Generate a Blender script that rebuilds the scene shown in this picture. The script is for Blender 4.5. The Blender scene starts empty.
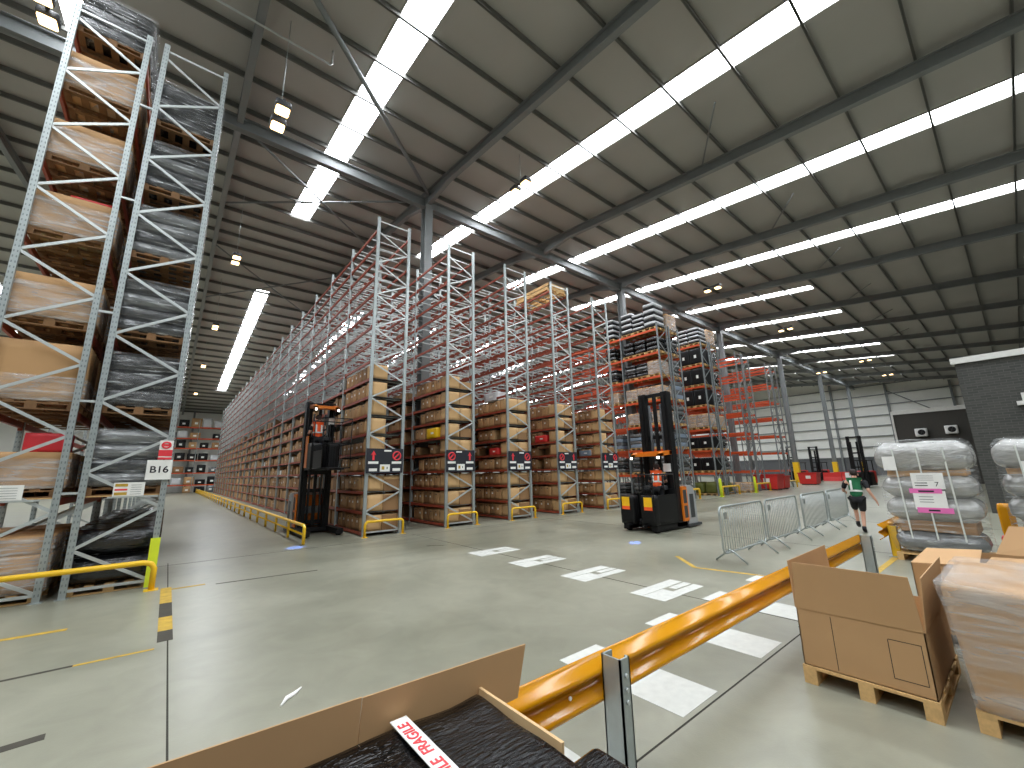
import bpy, math, random
from mathutils import Vector, Matrix, noise
random.seed(7)
sc = bpy.context.scene
COL = sc.collection
PI = math.pi

# ------------------------------------------------------------------ camera
F_PX, PITCH, YAW, ROLL, EYE = 409.97, math.radians(12.09), math.radians(39.51), math.radians(-1.25), 1.9
def cam_axes():
    cy, sy, cp, sp = math.cos(YAW), math.sin(YAW), math.cos(PITCH), math.sin(PITCH)
    w = Vector((sy*cp, cy*cp, sp)); r = Vector((cy, -sy, 0)); u = r.cross(w)
    cr, sr = math.cos(ROLL), math.sin(ROLL)
    return r*cr+u*sr, u*cr-r*sr, w
_r, _u, _w = cam_axes()
cd = bpy.data.cameras.new('camera'); cam = bpy.data.objects.new('camera', cd); COL.objects.link(cam)
cd.sensor_width = 36; cd.lens = F_PX*36/1024; cd.clip_start = .05; cd.clip_end = 500
M4 = Matrix((( _r.x, _u.x, -_w.x, 0), (_r.y, _u.y, -_w.y, 0), (_r.z, _u.z, -_w.z, EYE), (0, 0, 0, 1)))
cam.matrix_world = M4
sc.camera = cam

# ------------------------------------------------------------------ world, light, exposure
wd = bpy.data.worlds.new('world'); sc.world = wd; wd.use_nodes = True
wd.node_tree.nodes['Background'].inputs[0].default_value = (.75, .85, 1, 1)
wd.node_tree.nodes['Background'].inputs[1].default_value = .3
SKY_STRENGTH = 21.0
sc.view_settings.view_transform = 'Standard'; sc.view_settings.look = 'None'
sc.view_settings.gamma = 1; sc.view_settings.use_curve_mapping = False
sc.view_settings.exposure = 0.0
try:
    sc.cycles.use_denoising = True
    sc.cycles.max_bounces = 8; sc.cycles.diffuse_bounces = 5; sc.cycles.transparent_max_bounces = 12
except Exception: pass

# ------------------------------------------------------------------ materials
def lin(c):
    return tuple((x/255/12.92 if x/255 <= .04045 else ((x/255+.055)/1.055)**2.4) for x in c)+(1,)
def nt(name):
    m = bpy.data.materials.new(name); m.use_nodes = True
    n = m.node_tree.nodes; l = m.node_tree.links
    return m, n, l, n['Principled BSDF']
def mat(name, rgb, rough=.5, metal=0, var=.06, nscale=6, bump=0, bscale=40, rnd=0, stretch=(1,1,1), spec=.5):
    m, n, l, b = nt(name)
    c = lin(rgb)
    tc = n.new('ShaderNodeTexCoord'); mp = n.new('ShaderNodeMapping'); mp.inputs['Scale'].default_value = stretch
    l.new(tc.outputs['Object'], mp.inputs[0])
    no = n.new('ShaderNodeTexNoise'); no.inputs['Scale'].default_value = nscale; no.inputs['Detail'].default_value = 5
    l.new(mp.outputs[0], no.inputs['Vector'])
    hs = n.new('ShaderNodeHueSaturation'); hs.inputs['Color'].default_value = c
    mr = n.new('ShaderNodeMapRange'); mr.inputs[3].default_value = 1-var*2.2; mr.inputs[4].default_value = 1+var*2.2
    l.new(no.outputs[0], mr.inputs[0])
    if rnd:
        oi = n.new('ShaderNodeObjectInfo'); m2 = n.new('ShaderNodeMapRange')
        m2.inputs[3].default_value = 1-rnd; m2.inputs[4].default_value = 1+rnd
        l.new(oi.outputs['Random'], m2.inputs[0])
        mu = n.new('ShaderNodeMath'); mu.operation = 'MULTIPLY'
        l.new(mr.outputs[0], mu.inputs[0]); l.new(m2.outputs[0], mu.inputs[1]); l.new(mu.outputs[0], hs.inputs['Value'])
    else: l.new(mr.outputs[0], hs.inputs['Value'])
    l.new(hs.outputs[0], b.inputs['Base Color'])
    b.inputs['Roughness'].default_value = rough; b.inputs['Metallic'].default_value = metal
    b.inputs['Specular IOR Level'].default_value = spec
    if bump:
        n2 = n.new('ShaderNodeTexNoise'); n2.inputs['Scale'].default_value = bscale; n2.inputs['Detail'].default_value = 3
        l.new(mp.outputs[0], n2.inputs['Vector'])
        bp = n.new('ShaderNodeBump'); bp.inputs['Strength'].default_value = bump; bp.inputs['Distance'].default_value = .02
        l.new(n2.outputs[0], bp.inputs['Height']); l.new(bp.outputs[0], b.inputs['Normal'])
    return m
def emit(name, rgb, s):
    m, n, l, b = nt(name)
    b.inputs['Base Color'].default_value = lin(rgb); b.inputs['Emission Color'].default_value = lin(rgb)
    b.inputs['Emission Strength'].default_value = s
    return m
def film(name, rgb=(225, 228, 228), lo=.12, hi=.75, nscale=3, stretch=(1, 1, 9), rough=.18, ramp=(.35, .72), dist=.8):
    m, n, l, b = nt(name)
    out = n['Material Output']
    tc = n.new('ShaderNodeTexCoord'); mp = n.new('ShaderNodeMapping'); mp.inputs['Scale'].default_value = stretch
    l.new(tc.outputs['Object'], mp.inputs[0])
    no = n.new('ShaderNodeTexNoise'); no.inputs['Scale'].default_value = nscale; no.inputs['Detail'].default_value = 6
    no.inputs['Distortion'].default_value = dist
    l.new(mp.outputs[0], no.inputs['Vector'])
    mr = n.new('ShaderNodeMapRange'); mr.inputs[1].default_value = ramp[0]; mr.inputs[2].default_value = ramp[1]
    mr.inputs[3].default_value = lo; mr.inputs[4].default_value = hi; l.new(no.outputs[0], mr.inputs[0])
    bp = n.new('ShaderNodeBump'); bp.inputs['Strength'].default_value = .6; bp.inputs['Distance'].default_value = .03
    l.new(no.outputs[0], bp.inputs['Height']); l.new(bp.outputs[0], b.inputs['Normal'])
    b.inputs['Base Color'].default_value = lin(rgb); b.inputs['Roughness'].default_value = rough
    tr = n.new('ShaderNodeBsdfTransparent'); mx = n.new('ShaderNodeMixShader')
    l.new(mr.outputs[0], mx.inputs[0]); l.new(tr.outputs[0], mx.inputs[1]); l.new(b.outputs[0], mx.inputs[2])
    l.new(mx.outputs[0], out.inputs['Surface'])
    return m
def concrete():
    m, n, l, b = nt('polished_concrete')
    tc = n.new('ShaderNodeTexCoord')
    def noise_(s, d, dist=0):
        x = n.new('ShaderNodeTexNoise'); x.inputs['Scale'].default_value = s; x.inputs['Detail'].default_value = d
        x.inputs['Distortion'].default_value = dist; l.new(tc.outputs['Object'], x.inputs['Vector']); return x
    a = noise_(.35, 6, .6); c2 = noise_(2.2, 9, 1.2); c3 = noise_(60, 2)
    cr = n.new('ShaderNodeValToRGB'); e = cr.color_ramp.elements
    e[0].position = .3; e[0].color = lin((126, 126, 110)); e[1].position = .72; e[1].color = lin((158, 157, 140))
    l.new(a.outputs[0], cr.inputs[0])
    mr = n.new('ShaderNodeMapRange'); mr.inputs[1].default_value = .3; mr.inputs[2].default_value = .7
    mr.inputs[3].default_value = .9; mr.inputs[4].default_value = 1.06; l.new(c2.outputs[0], mr.inputs[0])
    hs = n.new('ShaderNodeHueSaturation'); l.new(cr.outputs[0], hs.inputs['Color']); l.new(mr.outputs[0], hs.inputs['Value'])
    # tyre scuffs: long dark streaks along the cross aisle and into the rack aisles
    mp = n.new('ShaderNodeMapping'); mp.inputs['Scale'].default_value = (.12, 1.1, 1); mp.inputs['Rotation'].default_value = (0, 0, .06)
    l.new(tc.outputs['Object'], mp.inputs[0])
    sx = n.new('ShaderNodeTexNoise'); sx.inputs['Scale'].default_value = 1.6; sx.inputs['Detail'].default_value = 7; sx.inputs['Distortion'].default_value = .5
    l.new(mp.outputs[0], sx.inputs['Vector'])
    rp = n.new('ShaderNodeMapRange'); rp.inputs[1].default_value = .52; rp.inputs[2].default_value = .7; rp.inputs[3].default_value = 0; rp.inputs[4].default_value = .42
    l.new(sx.outputs[0], rp.inputs[0])
    sy = n.new('ShaderNodeSeparateXYZ'); l.new(tc.outputs['Object'], sy.inputs[0])
    a1 = n.new('ShaderNodeMapRange'); a1.inputs[1].default_value = 6.5; a1.inputs[2].default_value = 11.5; l.new(sy.outputs[1], a1.inputs[0])
    a2 = n.new('ShaderNodeMapRange'); a2.inputs[1].default_value = 1.5; a2.inputs[2].default_value = 5.0; l.new(sy.outputs[0], a2.inputs[0])
    m1 = n.new('ShaderNodeMath'); m1.operation = 'MULTIPLY'; l.new(a1.outputs[0], m1.inputs[0]); l.new(a2.outputs[0], m1.inputs[1])
    m2 = n.new('ShaderNodeMath'); m2.operation = 'MULTIPLY'; l.new(m1.outputs[0], m2.inputs[0]); l.new(rp.outputs[0], m2.inputs[1])
    mx = n.new('ShaderNodeMixRGB'); l.new(m2.outputs[0], mx.inputs[0]); l.new(hs.outputs[0], mx.inputs[1]); mx.inputs[2].default_value = lin((62, 62, 58))
    l.new(mx.outputs[0], b.inputs['Base Color'])
    r = n.new('ShaderNodeMapRange'); r.inputs[3].default_value = .22; r.inputs[4].default_value = .42
    l.new(a.outputs[0], r.inputs[0]); l.new(r.outputs[0], b.inputs['Roughness'])
    bp = n.new('ShaderNodeBump'); bp.inputs['Strength'].default_value = .08; bp.inputs['Distance'].default_value = .01
    l.new(c3.outputs[0], bp.inputs['Height']); l.new(bp.outputs[0], b.inputs['Normal'])
    return m
def brickmat():
    m, n, l, b = nt('grey_blockwork')
    tc = n.new('ShaderNodeTexCoord'); sp = n.new('ShaderNodeSeparateXYZ'); cb = n.new('ShaderNodeCombineXYZ')
    l.new(tc.outputs['Object'], sp.inputs[0])
    ad = n.new('ShaderNodeMath'); ad.operation = 'ADD'; l.new(sp.outputs[0], ad.inputs[0]); l.new(sp.outputs[1], ad.inputs[1])
    l.new(ad.outputs[0], cb.inputs[0]); l.new(sp.outputs[2], cb.inputs[1])
    br = n.new('ShaderNodeTexBrick'); br.inputs['Scale'].default_value = 1
    br.inputs['Brick Width'].default_value = .3; br.inputs['Row Height'].default_value = .1; br.inputs['Mortar Size'].default_value = .009
    br.inputs['Color1'].default_value = lin((72, 72, 68)); br.inputs['Color2'].default_value = lin((60, 61, 58)); br.inputs['Mortar'].default_value = lin((84, 84, 79))
    l.new(cb.outputs[0], br.inputs['Vector']); l.new(br.outputs[0], b.inputs['Base Color']); b.inputs['Roughness'].default_value = .85
    return m
M = {}
M['floor'] = concrete()
M['joint'] = mat('joint_sealant', (66, 64, 58), .95, spec=.1)
M['clad'] = mat('roof_liner', (172, 170, 164), .6, var=.03, nscale=.6)
M['wallwhite'] = mat('wall_liner', (236, 236, 230), .55, var=.03, nscale=1)
M['wallgrey'] = mat('wall_base_grey', (96, 98, 100), .6)
M['steel'] = mat('grey_painted_steel', (124, 128, 128), .45, var=.03)
M['purlin'] = mat('purlin_steel', (112, 112, 108), .5, var=.03)
M['skylight'] = emit('skylight_panel', (244, 249, 255), SKY_STRENGTH)
M['galv'] = mat('galvanised_steel', (170, 178, 177), .4, .5, var=.05, nscale=14)
M['galvdk'] = mat('backlit_galvanised_steel', (132, 138, 138), .5, .3, var=.05, nscale=10)  # darker copy of the galvanised steel, backlit shade put into the colour
M['galv2'] = mat('galvanised_brace', (196, 202, 200), .4, .4, var=.04)
M['wire'] = mat('zinc_bar', (190, 194, 192), .4, .4)
M['slot'] = mat('post_slot', (122, 130, 130), .7)
M['orange'] = mat('orange_beam_paint', (206, 84, 44), .42, var=.05, rnd=.06)
M['rust'] = mat('red_oxide_beam_paint', (150, 66, 42), .5, var=.06, rnd=.06)
M['cardend'] = mat('cardboard_lit_end', (206, 168, 118), .75, var=.04, nscale=3, rnd=.06)  # brighter copy of the cardboard: light on the rack ends, in the colour
M['card'] = mat('cardboard', (186, 146, 100), .75, var=.04, nscale=3, rnd=.12)  # this and the next tone darkened to carry the shade of aisle-facing cartons
M['card2'] = mat('cardboard_dark_shaded', (156, 119, 80), .75, var=.05, nscale=3, rnd=.14)
M['cardfg'] = mat('cardboard_foreground', (186, 148, 104), .75, var=.04, nscale=2.5)
M['cardin'] = mat('cardboard_inner', (186, 150, 108), .8, var=.04)
M['cardedge'] = mat('cardboard_edge', (214, 180, 132), .8)
M['tape'] = mat('packing_tape', (200, 170, 128), .25)
M['label'] = mat('paper_label', (236, 236, 230), .6, var=.02)
M['ink'] = mat('black_ink', (30, 30, 34), .6)
M['wood'] = mat('pallet_wood', (206, 168, 112), .75, var=.12, nscale=5, stretch=(1, 6, 6), rnd=.1)
M['wooddark'] = mat('pallet_wood_old', (128, 94, 60), .8, var=.14, nscale=5, stretch=(6, 1, 6), rnd=.15)
M['black'] = mat('black_film', (16, 17, 19), .14, bump=1.0, bscale=9, stretch=(1, 1, 4), spec=.9, var=.2)
M['blackfg'] = mat('black_stretch_film', (6, 6, 7), .08, bump=.4, bscale=16, stretch=(1, 4, 1), spec=.22, var=.2)
M['silver'] = mat('clear_film_over_grey', (118, 120, 120), .2, .25, bump=.9, bscale=7, stretch=(1, 1, 3), var=.22, nscale=5, spec=.9)
M['silverdk'] = mat('clear_film_over_dark', (58, 60, 62), .16, .25, bump=.9, bscale=8, stretch=(1, 1, 3), var=.3, nscale=5, spec=1)
M['film'] = film('stretch_film', lo=.08, hi=.6, dist=.3, nscale=2.5)
M['filmhvy'] = film('stretch_film_heavy', lo=.08, hi=.55, nscale=2.2, stretch=(1, 1, 7), dist=.3)
M['filmclr'] = film('stretch_film_light', lo=.06, hi=.6, nscale=2.2, stretch=(1, 1, 9), ramp=(.52, .74), dist=.3, rough=.1)
M['bale'] = mat('translucent_bale', (168, 168, 164), .22, .15, bump=.8, bscale=6, stretch=(1, 1, 3), var=.16, nscale=4, spec=.9)
M['yellow'] = mat('yellow_paint', (238, 190, 30), .4, var=.05)
M['yellowfl'] = mat('yellow_floor_paint', (186, 152, 52), .6, var=.22, nscale=8)
M['amber'] = mat('amber_barrier_paint', (220, 150, 6), .17, var=.05, nscale=3, spec=.6)
M['whitefl'] = mat('white_floor_paint', (206, 207, 200), .55, var=.07, nscale=12)
M['blacktape'] = mat('worn_black_tape', (62, 58, 48), .7, var=.2)
M['rubber'] = mat('black_rubber', (24, 24, 25), .65)
M['blk'] = mat('black_steel', (17, 17, 18), .5, var=.06, spec=.3)
M['dkgrey'] = mat('dark_grey_plastic', (58, 60, 62), .5)
M['trkor'] = mat('truck_orange', (226, 122, 32), .35, var=.03)
M['trkgr'] = mat('truck_grey', (158, 160, 160), .42, var=.03)
M['hiviso'] = mat('hi_vis_orange', (255, 98, 40), .7, var=.04, bump=.3, bscale=18)
M['hivisg'] = mat('hi_vis_green', (34, 112, 72), .75, var=.06, bump=.3, bscale=18)
M['reflect'] = mat('reflective_tape', (214, 218, 212), .3, var=.03)
M['cloth'] = mat('black_cloth', (26, 27, 30), .85, bump=.3, bscale=20)
M['skin'] = mat('skin', (208, 160, 136), .55, var=.03)
M['hair'] = mat('dark_hair', (48, 36, 32), .7)
M['red'] = mat('red_plastic', (206, 48, 44), .45)
M['reflyel'] = mat('yellow_reflector', (255, 196, 30), .4)
M['signblk'] = mat('sign_black', (38, 40, 48), .45, var=.02)
M['signred'] = mat('sign_red', (224, 58, 66), .45, var=.02)
M['brick'] = brickmat()
M['coping'] = mat('white_coping', (214, 214, 208), .6)
M['darkpanel'] = mat('dark_panel', (58, 56, 50), .6)
M['white'] = mat('white_plastic', (232, 232, 230), .45, var=.02)
M['pink'] = mat('pink_tape', (240, 120, 190), .45)
M['olive'] = mat('olive_sheet', (92, 98, 40), .5, bump=.7, bscale=6)
M['lamp'] = emit('floodlight_lens', (255, 214, 150), 6)
M['lampw'] = emit('truck_lamp', (255, 250, 235), 6)
M['green'] = mat('green_plastic', (120, 190, 60), .5)
M['hivisy'] = mat('fluorescent_guard', (216, 232, 50), .5)
M['bluegrey'] = mat('blue_grey_carton', (126, 140, 156), .6, rnd=.1)
M['paleb'] = mat('pale_sack', (206, 208, 210), .45, bump=.5, bscale=8)
M['paper'] = mat('white_paper', (240, 240, 236), .6)
M['beige'] = mat('plastic_beige', (196, 190, 172), .6)

# ------------------------------------------------------------------ mesh helpers
class MB:
    def __init__(s, *mats): s.v = []; s.f = []; s.mi = []; s.sm = []; s.mats = list(mats); s.cur = 0
    def m(s, mt):
        if mt not in s.mats: s.mats.append(mt)
        s.cur = s.mats.index(mt); return s
    def _add(s, vs, fs, smooth=False, T=None):
        o = len(s.v)
        s.v += [tuple(T @ Vector(p)) if T else tuple(p) for p in vs]
        for f in fs: s.f.append([i+o for i in f]); s.mi.append(s.cur); s.sm.append(smooth)
        return s
    def box(s, x0, y0, z0, x1, y1, z1, T=None):
        vs = [(x0,y0,z0),(x1,y0,z0),(x1,y1,z0),(x0,y1,z0),(x0,y0,z1),(x1,y0,z1),(x1,y1,z1),(x0,y1,z1)]
        return s._add(vs, [(0,3,2,1),(4,5,6,7),(0,1,5,4),(1,2,6,5),(2,3,7,6),(3,0,4,7)], T=T)
    def quad(s, a, b, c, d): return s._add([a,b,c,d], [(0,1,2,3)])
    def plate(s, pts, t):
        # thin slab from a planar polygon, thickness t along its normal
        P = [Vector(p) for p in pts]; nrm = (P[1]-P[0]).cross(P[2]-P[0]).normalized()*t
        k = len(P); vs = P+[p+nrm for p in P]
        fs = [tuple(range(k))[::-1], tuple(range(k, 2*k))]+[(i,(i+1)%k,(i+1)%k+k,i+k) for i in range(k)]
        return s._add(vs, fs)
    def bar(s, p0, p1, w, h, up=(0,0,1)):
        p0 = Vector(p0); p1 = Vector(p1); d = (p1-p0); L = d.length; d.normalize()
        up = Vector(up)
        if abs(d.dot(up)) > .98: up = Vector((0,1,0)) if abs(d.y) < .9 else Vector((1,0,0))
        a = d.cross(up).normalized(); b = a.cross(d)
        vs = []
        for P in (p0, p1):
            for sx, sy in ((-1,-1),(1,-1),(1,1),(-1,1)): vs.append(P+a*sx*w/2+b*sy*h/2)
        return s._add(vs, [(0,1,2,3),(7,6,5,4),(0,4,5,1),(1,5,6,2),(2,6,7,3),(3,7,4,0)])
    def tube(s, pts, r, n=8, caps=True, closed=False):
        P = [Vector(p) for p in pts]; k = len(P); rs = r if isinstance(r, (list, tuple)) else [r]*k
        vs = []; ref = None
        for i, p in enumerate(P):
            if closed: d = P[(i+1)%k]-P[i-1]
            else: d = P[min(i+1,k-1)]-P[max(i-1,0)]
            d.normalize()
            if ref is None:
                ref = Vector((0,0,1)) if abs(d.z) < .9 else Vector((1,0,0))
            a = d.cross(ref)
            if a.length < 1e-4: a = d.cross(Vector((0,1,0)))
            a.normalize(); b = a.cross(d).normalized(); ref = b
            for j in range(n):
                t = 2*PI*j/n; vs.append(p+(a*math.cos(t)+b*math.sin(t))*rs[i])
        fs = []
        for i in range(k if closed else k-1):
            i2 = (i+1)%k
            for j in range(n): fs.append((i*n+j, i*n+(j+1)%n, i2*n+(j+1)%n, i2*n+j))
        s._add(vs, fs, True)
        if caps and not closed:
            o = len(s.v)-len(vs)
            s.f.append([o+j for j in range(n)][::-1]); s.mi.append(s.cur); s.sm.append(False)
            s.f.append([o+(k-1)*n+j for j in range(n)]); s.mi.append(s.cur); s.sm.append(False)
        return s
    def cyl(s, p0, p1, r, n=12): return s.tube([p0, p1], r, n)
    def prism(s, poly, axis, a, b):
        # poly in the other two axes (cyclic), extruded along axis from a to b
        def P(q, t):
            if axis == 'x': return (t, q[0], q[1])
            if axis == 'y': return (q[0], t, q[1])
            return (q[0], q[1], t)
        k = len(poly); vs = [P(q, a) for q in poly]+[P(q, b) for q in poly]
        return s._add(vs, [tuple(range(k))[::-1], tuple(range(k, 2*k))]+[(i,(i+1)%k,(i+1)%k+k,i+k) for i in range(k)])
    def pillow(s, x0, y0, z0, x1, y1, z1, r=.1, n=6, wob=0, seed=0, bulge=0):
        c = Vector(((x0+x1)/2,(y0+y1)/2,(z0+z1)/2)); h = Vector(((x1-x0)/2,(y1-y0)/2,(z1-z0)/2))
        r = min(r, h.x*.98, h.y*.98, h.z*.98)
        idx = {}; vs = []; fs = []
        def vert(p):
            key = tuple(round(q, 4) for q in p)
            if key in idx: return idx[key]
            q = Vector([p[i]*h[i] for i in range(3)])
            core = Vector([max(-(h[i]-r), min(h[i]-r, q[i])) for i in range(3)])
            d = q-core
            if d.length > 1e-6: d = d.normalized()*r
            o = core+d
            if bulge:
                o.x *= 1+bulge*(1-p[2]**2)/max(h.x,.01)*(1 if abs(p[0]) > .5 else .5)
                o.y *= 1+bulge*(1-p[2]**2)/max(h.y,.01)*(1 if abs(p[1]) > .5 else .5)
            if wob: o += noise.noise_vector((o+c)*4+Vector((seed*7.3, seed*3.1, 0)))*wob
            idx[key] = len(vs); vs.append(o+c); return idx[key]
        def warp(t):  # denser near the edges
            return math.copysign(1-(1-abs(t))**1.6, t)
        g = [warp(-1+2*i/n) for i in range(n+1)]
        for ax in range(3):
            for sg in (-1, 1):
                for i in range(n):
                    for j in range(n):
                        q = []
                        for a, b in ((i,j),(i+1,j),(i+1,j+1),(i,j+1)):
                            p = [0,0,0]; p[ax] = sg; p[(ax+1)%3] = g[a]; p[(ax+2)%3] = g[b]; q.append(vert(p))
                        fs.append(q if sg > 0 else q[::-1])
        return s._add(vs, fs, True)
    def mesh(s, name='mesh'):
        me = bpy.data.meshes.new(name); me.from_pydata(s.v, [], s.f)
        for mt in s.mats: me.materials.append(M[mt])
        me.polygons.foreach_set('material_index', s.mi); me.polygons.foreach_set('use_smooth', s.sm)
        me.update(); return me
    def build(s, name, parent=None, loc=(0,0,0), rz=0): return O(name, s.mesh(name), parent, loc, rz)
def O(name, me, parent=None, loc=(0,0,0), rz=0):
    o = bpy.data.objects.new(name, me); COL.objects.link(o); o.location = loc
    if rz: o.rotation_euler = (0,0,rz)
    if parent: o.parent = parent
    return o
def tag(o, label, cat, group=None):
    o['label'] = label; o['category'] = cat
    if group: o['group'] = group
    return o
def thing(name, label, cat, loc=(0,0,0), rz=0, group=None): return tag(O(name, None, None, loc, rz), label, cat, group)
def st(o): o['kind'] = 'structure'; return o
def stuff(o): o['kind'] = 'stuff'; return o
def copy_tree(o, parent=None):
    c = o.copy(); COL.objects.link(c)
    if parent: c.parent = parent
    for ch in list(o.children): copy_tree(ch, c)
    return c
def text_mesh(s, size, mt, name='lettering', parent=None, T=None, extrude=.001, align='CENTER', bold=0):
    cu = bpy.data.curves.new('t', 'FONT'); cu.body = s; cu.size = size; cu.align_x = align; cu.align_y = 'CENTER'; cu.extrude = extrude; cu.offset = bold
    ob = bpy.data.objects.new('t', cu); COL.objects.link(ob)
    bpy.context.view_layer.update()
    me = bpy.data.meshes.new_from_object(ob.evaluated_get(bpy.context.evaluated_depsgraph_get()))
    bpy.data.objects.remove(ob)
    me.materials.clear(); me.materials.append(M[mt])
    if T: me.transform(T)
    return O(name, me, parent)
ORD = ['bottom', 'second', 'third', 'fourth', 'fifth', 'sixth', 'seventh', 'eighth', 'ninth', 'tenth', 'eleventh', 'twelfth']
NTH = ['first'] + ORD[1:]
# ------------------------------------------------------------------ setting: floor, walls, roof
XL, XR, YF, YB = -45, 92, -14, 80
RIDGE = 31.0
def roof(y): return 15.95+.11*(y-16.5) if y <= RIDGE else 15.95+.11*(RIDGE-16.5)-.11*(y-RIDGE)
b = MB('floor'); b.box(XL, YF, -.2, XR, YB, 0); st(b.build('floor'))
# joints sawn in the slab
n_ = 0
def trim(mb):
    global n_
    n_ += 1; return st(mb.build('trim_%d' % n_))
for x in (.22, -5.5, 5.95+.35, 12.3, 18.4, 24.5, 30.6):
    b = MB('joint'); b.box(x-.007, YF, 0, x+.007, 12.9, .002); trim(b)
for y in (1.97, -3.9, 12.6):
    b = MB('joint'); b.box(XL+1, y-.007, 0, 60, y+.007, .002); trim(b)
# walls
b = MB('wallwhite'); b.box(XL, YB, 0, XR, YB+.3, roof(YB)+.3); st(b.build('wall_back'))
b = MB('wallgrey'); b.box(XL-.3, YF, 0, XL, YB, 18); st(b.build('wall_left'))
b = MB('wallgrey'); b.box(XL, YF-.3, 0, XR, YF, roof(YF)+.3); st(b.build('wall_front'))
b = MB('wallwhite'); b.box(XR, YF, 0, XR+.3, YB, 18); st(b.build('wall_right'))
b = MB('wallgrey'); b.box(XR-.12, YF, 0, XR, YB, 3.0); trim(b)
for z in [3.0+1.72*i for i in range(8)]:
    b = MB('steel'); b.box(XR-.3, YF, z, XR-.04, YB, z+.12); trim(b)
for y in [-10, -2.5, 5, 12.5, 20, 27.5, 35, 42.5]:
    b = MB('steel'); b.box(XR-.5, y-.14, 0, XR-.1, y+.14, roof(y)-.3); trim(b)
for (ya, za, yb, zb) in ((5, 8.2, 12.5, 14), (5, 8.2, 12.5, 3), (5, 8.2, -2.5, 13)):
    b = MB('steel'); b.tube([(XR-.45, ya, za), (XR-.45, yb, zb)], .07, 8); trim(b)
for x in (-6, 2, 10):
    b = MB('steel'); b.box(x-.12, YB-.3, 0, x+.12, YB-.02, roof(YB)); trim(b)
# roof liner, leaving the skylight slots open
FR = [8.4+7.87*k for k in range(-6, 11)]
FR = [f for f in FR if XL < f < XR]
slots = []
for k in range(-7, 11):
    x0 = 8.4+7.87*k+3.15; x1 = x0+1.02
    if x0 < XL+1 or x1 > XR-1: continue
    slots.append((x0, x1, -11.0 if -3 <= k <= 2 else 7.7, 24.6, 37.0, 67.0))
b = MB('clad')
def strip(x0, x1, y0, y1):
    ys = [y0]+([RIDGE] if y0 < RIDGE < y1 else [])+[y1]
    for ya, yb in zip(ys, ys[1:]):
        za, zb = roof(ya), roof(yb)
        b._add([(x0,ya,za),(x1,ya,za),(x1,yb,zb),(x0,yb,zb),(x0,ya,za+.12),(x1,ya,za+.12),(x1,yb,zb+.12),(x0,yb,zb+.12)],
               [(0,3,2,1),(4,5,6,7),(0,1,5,4),(1,2,6,5),(2,3,7,6),(3,0,4,7)])
px = XL
for (x0, x1, a, c, d, e) in slots:
    strip(px, x0, YF, YB); strip(x0, x1, YF, a); strip(x0, x1, c, d); strip(x0, x1, e, YB); px = x1
strip(px, XR, YF, YB)
st(b.build('ceiling'))
nw = 0
for (x0, x1, a, c, d, e) in slots:
    for y0, y1 in ((a, c), (d, e)):
        nw += 1; sk = MB('skylight')
        k = max(1, round((y1-y0)/1.8))
        for i in range(k):
            ya = y0+(y1-y0)*i/k+.012; yb = y0+(y1-y0)*(i+1)/k-.012
            sk.quad((x0,ya,roof(ya)+.08),(x0,yb,roof(yb)+.08),(x1,yb,roof(yb)+.08),(x1,ya,roof(ya)+.08))
        w = st(sk.build('window_%d' % nw))
        fr = MB('clad')
        for x in (x0, x1): fr.bar((x, y0, roof(y0)-.01), (x, y1, roof(y1)-.01), .05, .06)
        fr.build('window_frame', w)
# purlins and rafters
y = YF+.9
while y < YB:
    if abs(y-RIDGE) > .3:
        z = roof(y); pm = MB('purlin')
        pm.box(XL+.1, y-.012, z-.22, XR-.1, y+.012, z); pm.box(XL+.1, y-.035, z-.22, XR-.1, y+.035, z-.2)
        st(pm.build('purlin'))
    y += 1.86
def ibeam(mb, p0, p1, w, h, t=.03):
    p0 = Vector(p0); p1 = Vector(p1)
    mb.bar(p0, p1, t, h); up = Vector((0,0,1))
    mb.bar(p0+up*(h/2-t/2), p1+up*(h/2-t/2), w, t); mb.bar(p0-up*(h/2-t/2), p1-up*(h/2-t/2), w, t)
for f in FR:
    rb = MB('steel'); D = .47
    for ya, yb in ((YF+.1, RIDGE), (RIDGE, YB-.1)):
        ibeam(rb, (f, ya, roof(ya)-.22-D/2), (f, yb, roof(yb)-.22-D/2), .22, D)
    for s in (-1, 1):   # haunches beside the spine beam
        ya = 16.5+s*.2; yb = 16.5+s*2.2
        rb.prism([(ya, roof(ya)-.22-D), (yb, roof(yb)-.22-D), (ya, roof(ya)-1.05)], 'x', f-.1, f+.1)
    st(rb.build('rafter'))
YC = 16.5
sp = MB('steel'); ibeam(sp, (XL+.2, YC, roof(YC)-.95), (XR-.2, YC, roof(YC)-.95), .26, .52); st(sp.build('spine_beam'))
cols = [8.4+15.74*k for k in range(-3, 6)]
for x in cols:
    cm = MB('steel')
    for s in (-1, 1): cm.box(x-.2, YC+s*.21-.014, 0, x+.2, YC+s*.21+.014, roof(YC)-.7)
    cm.box(x-.014, YC-.21, 0, x+.014, YC+.21, roof(YC)-.7)
    cm.box(x-.3, YC-.3, 0, x+.3, YC+.3, .03)
    c = st(cm.build('column'))
    if x > 45:
        g = MB('yellow'); g.box(x-.27, YC-.27, .03, x+.27, YC+.27, 2.3); g.build('column_guard', c)
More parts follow.
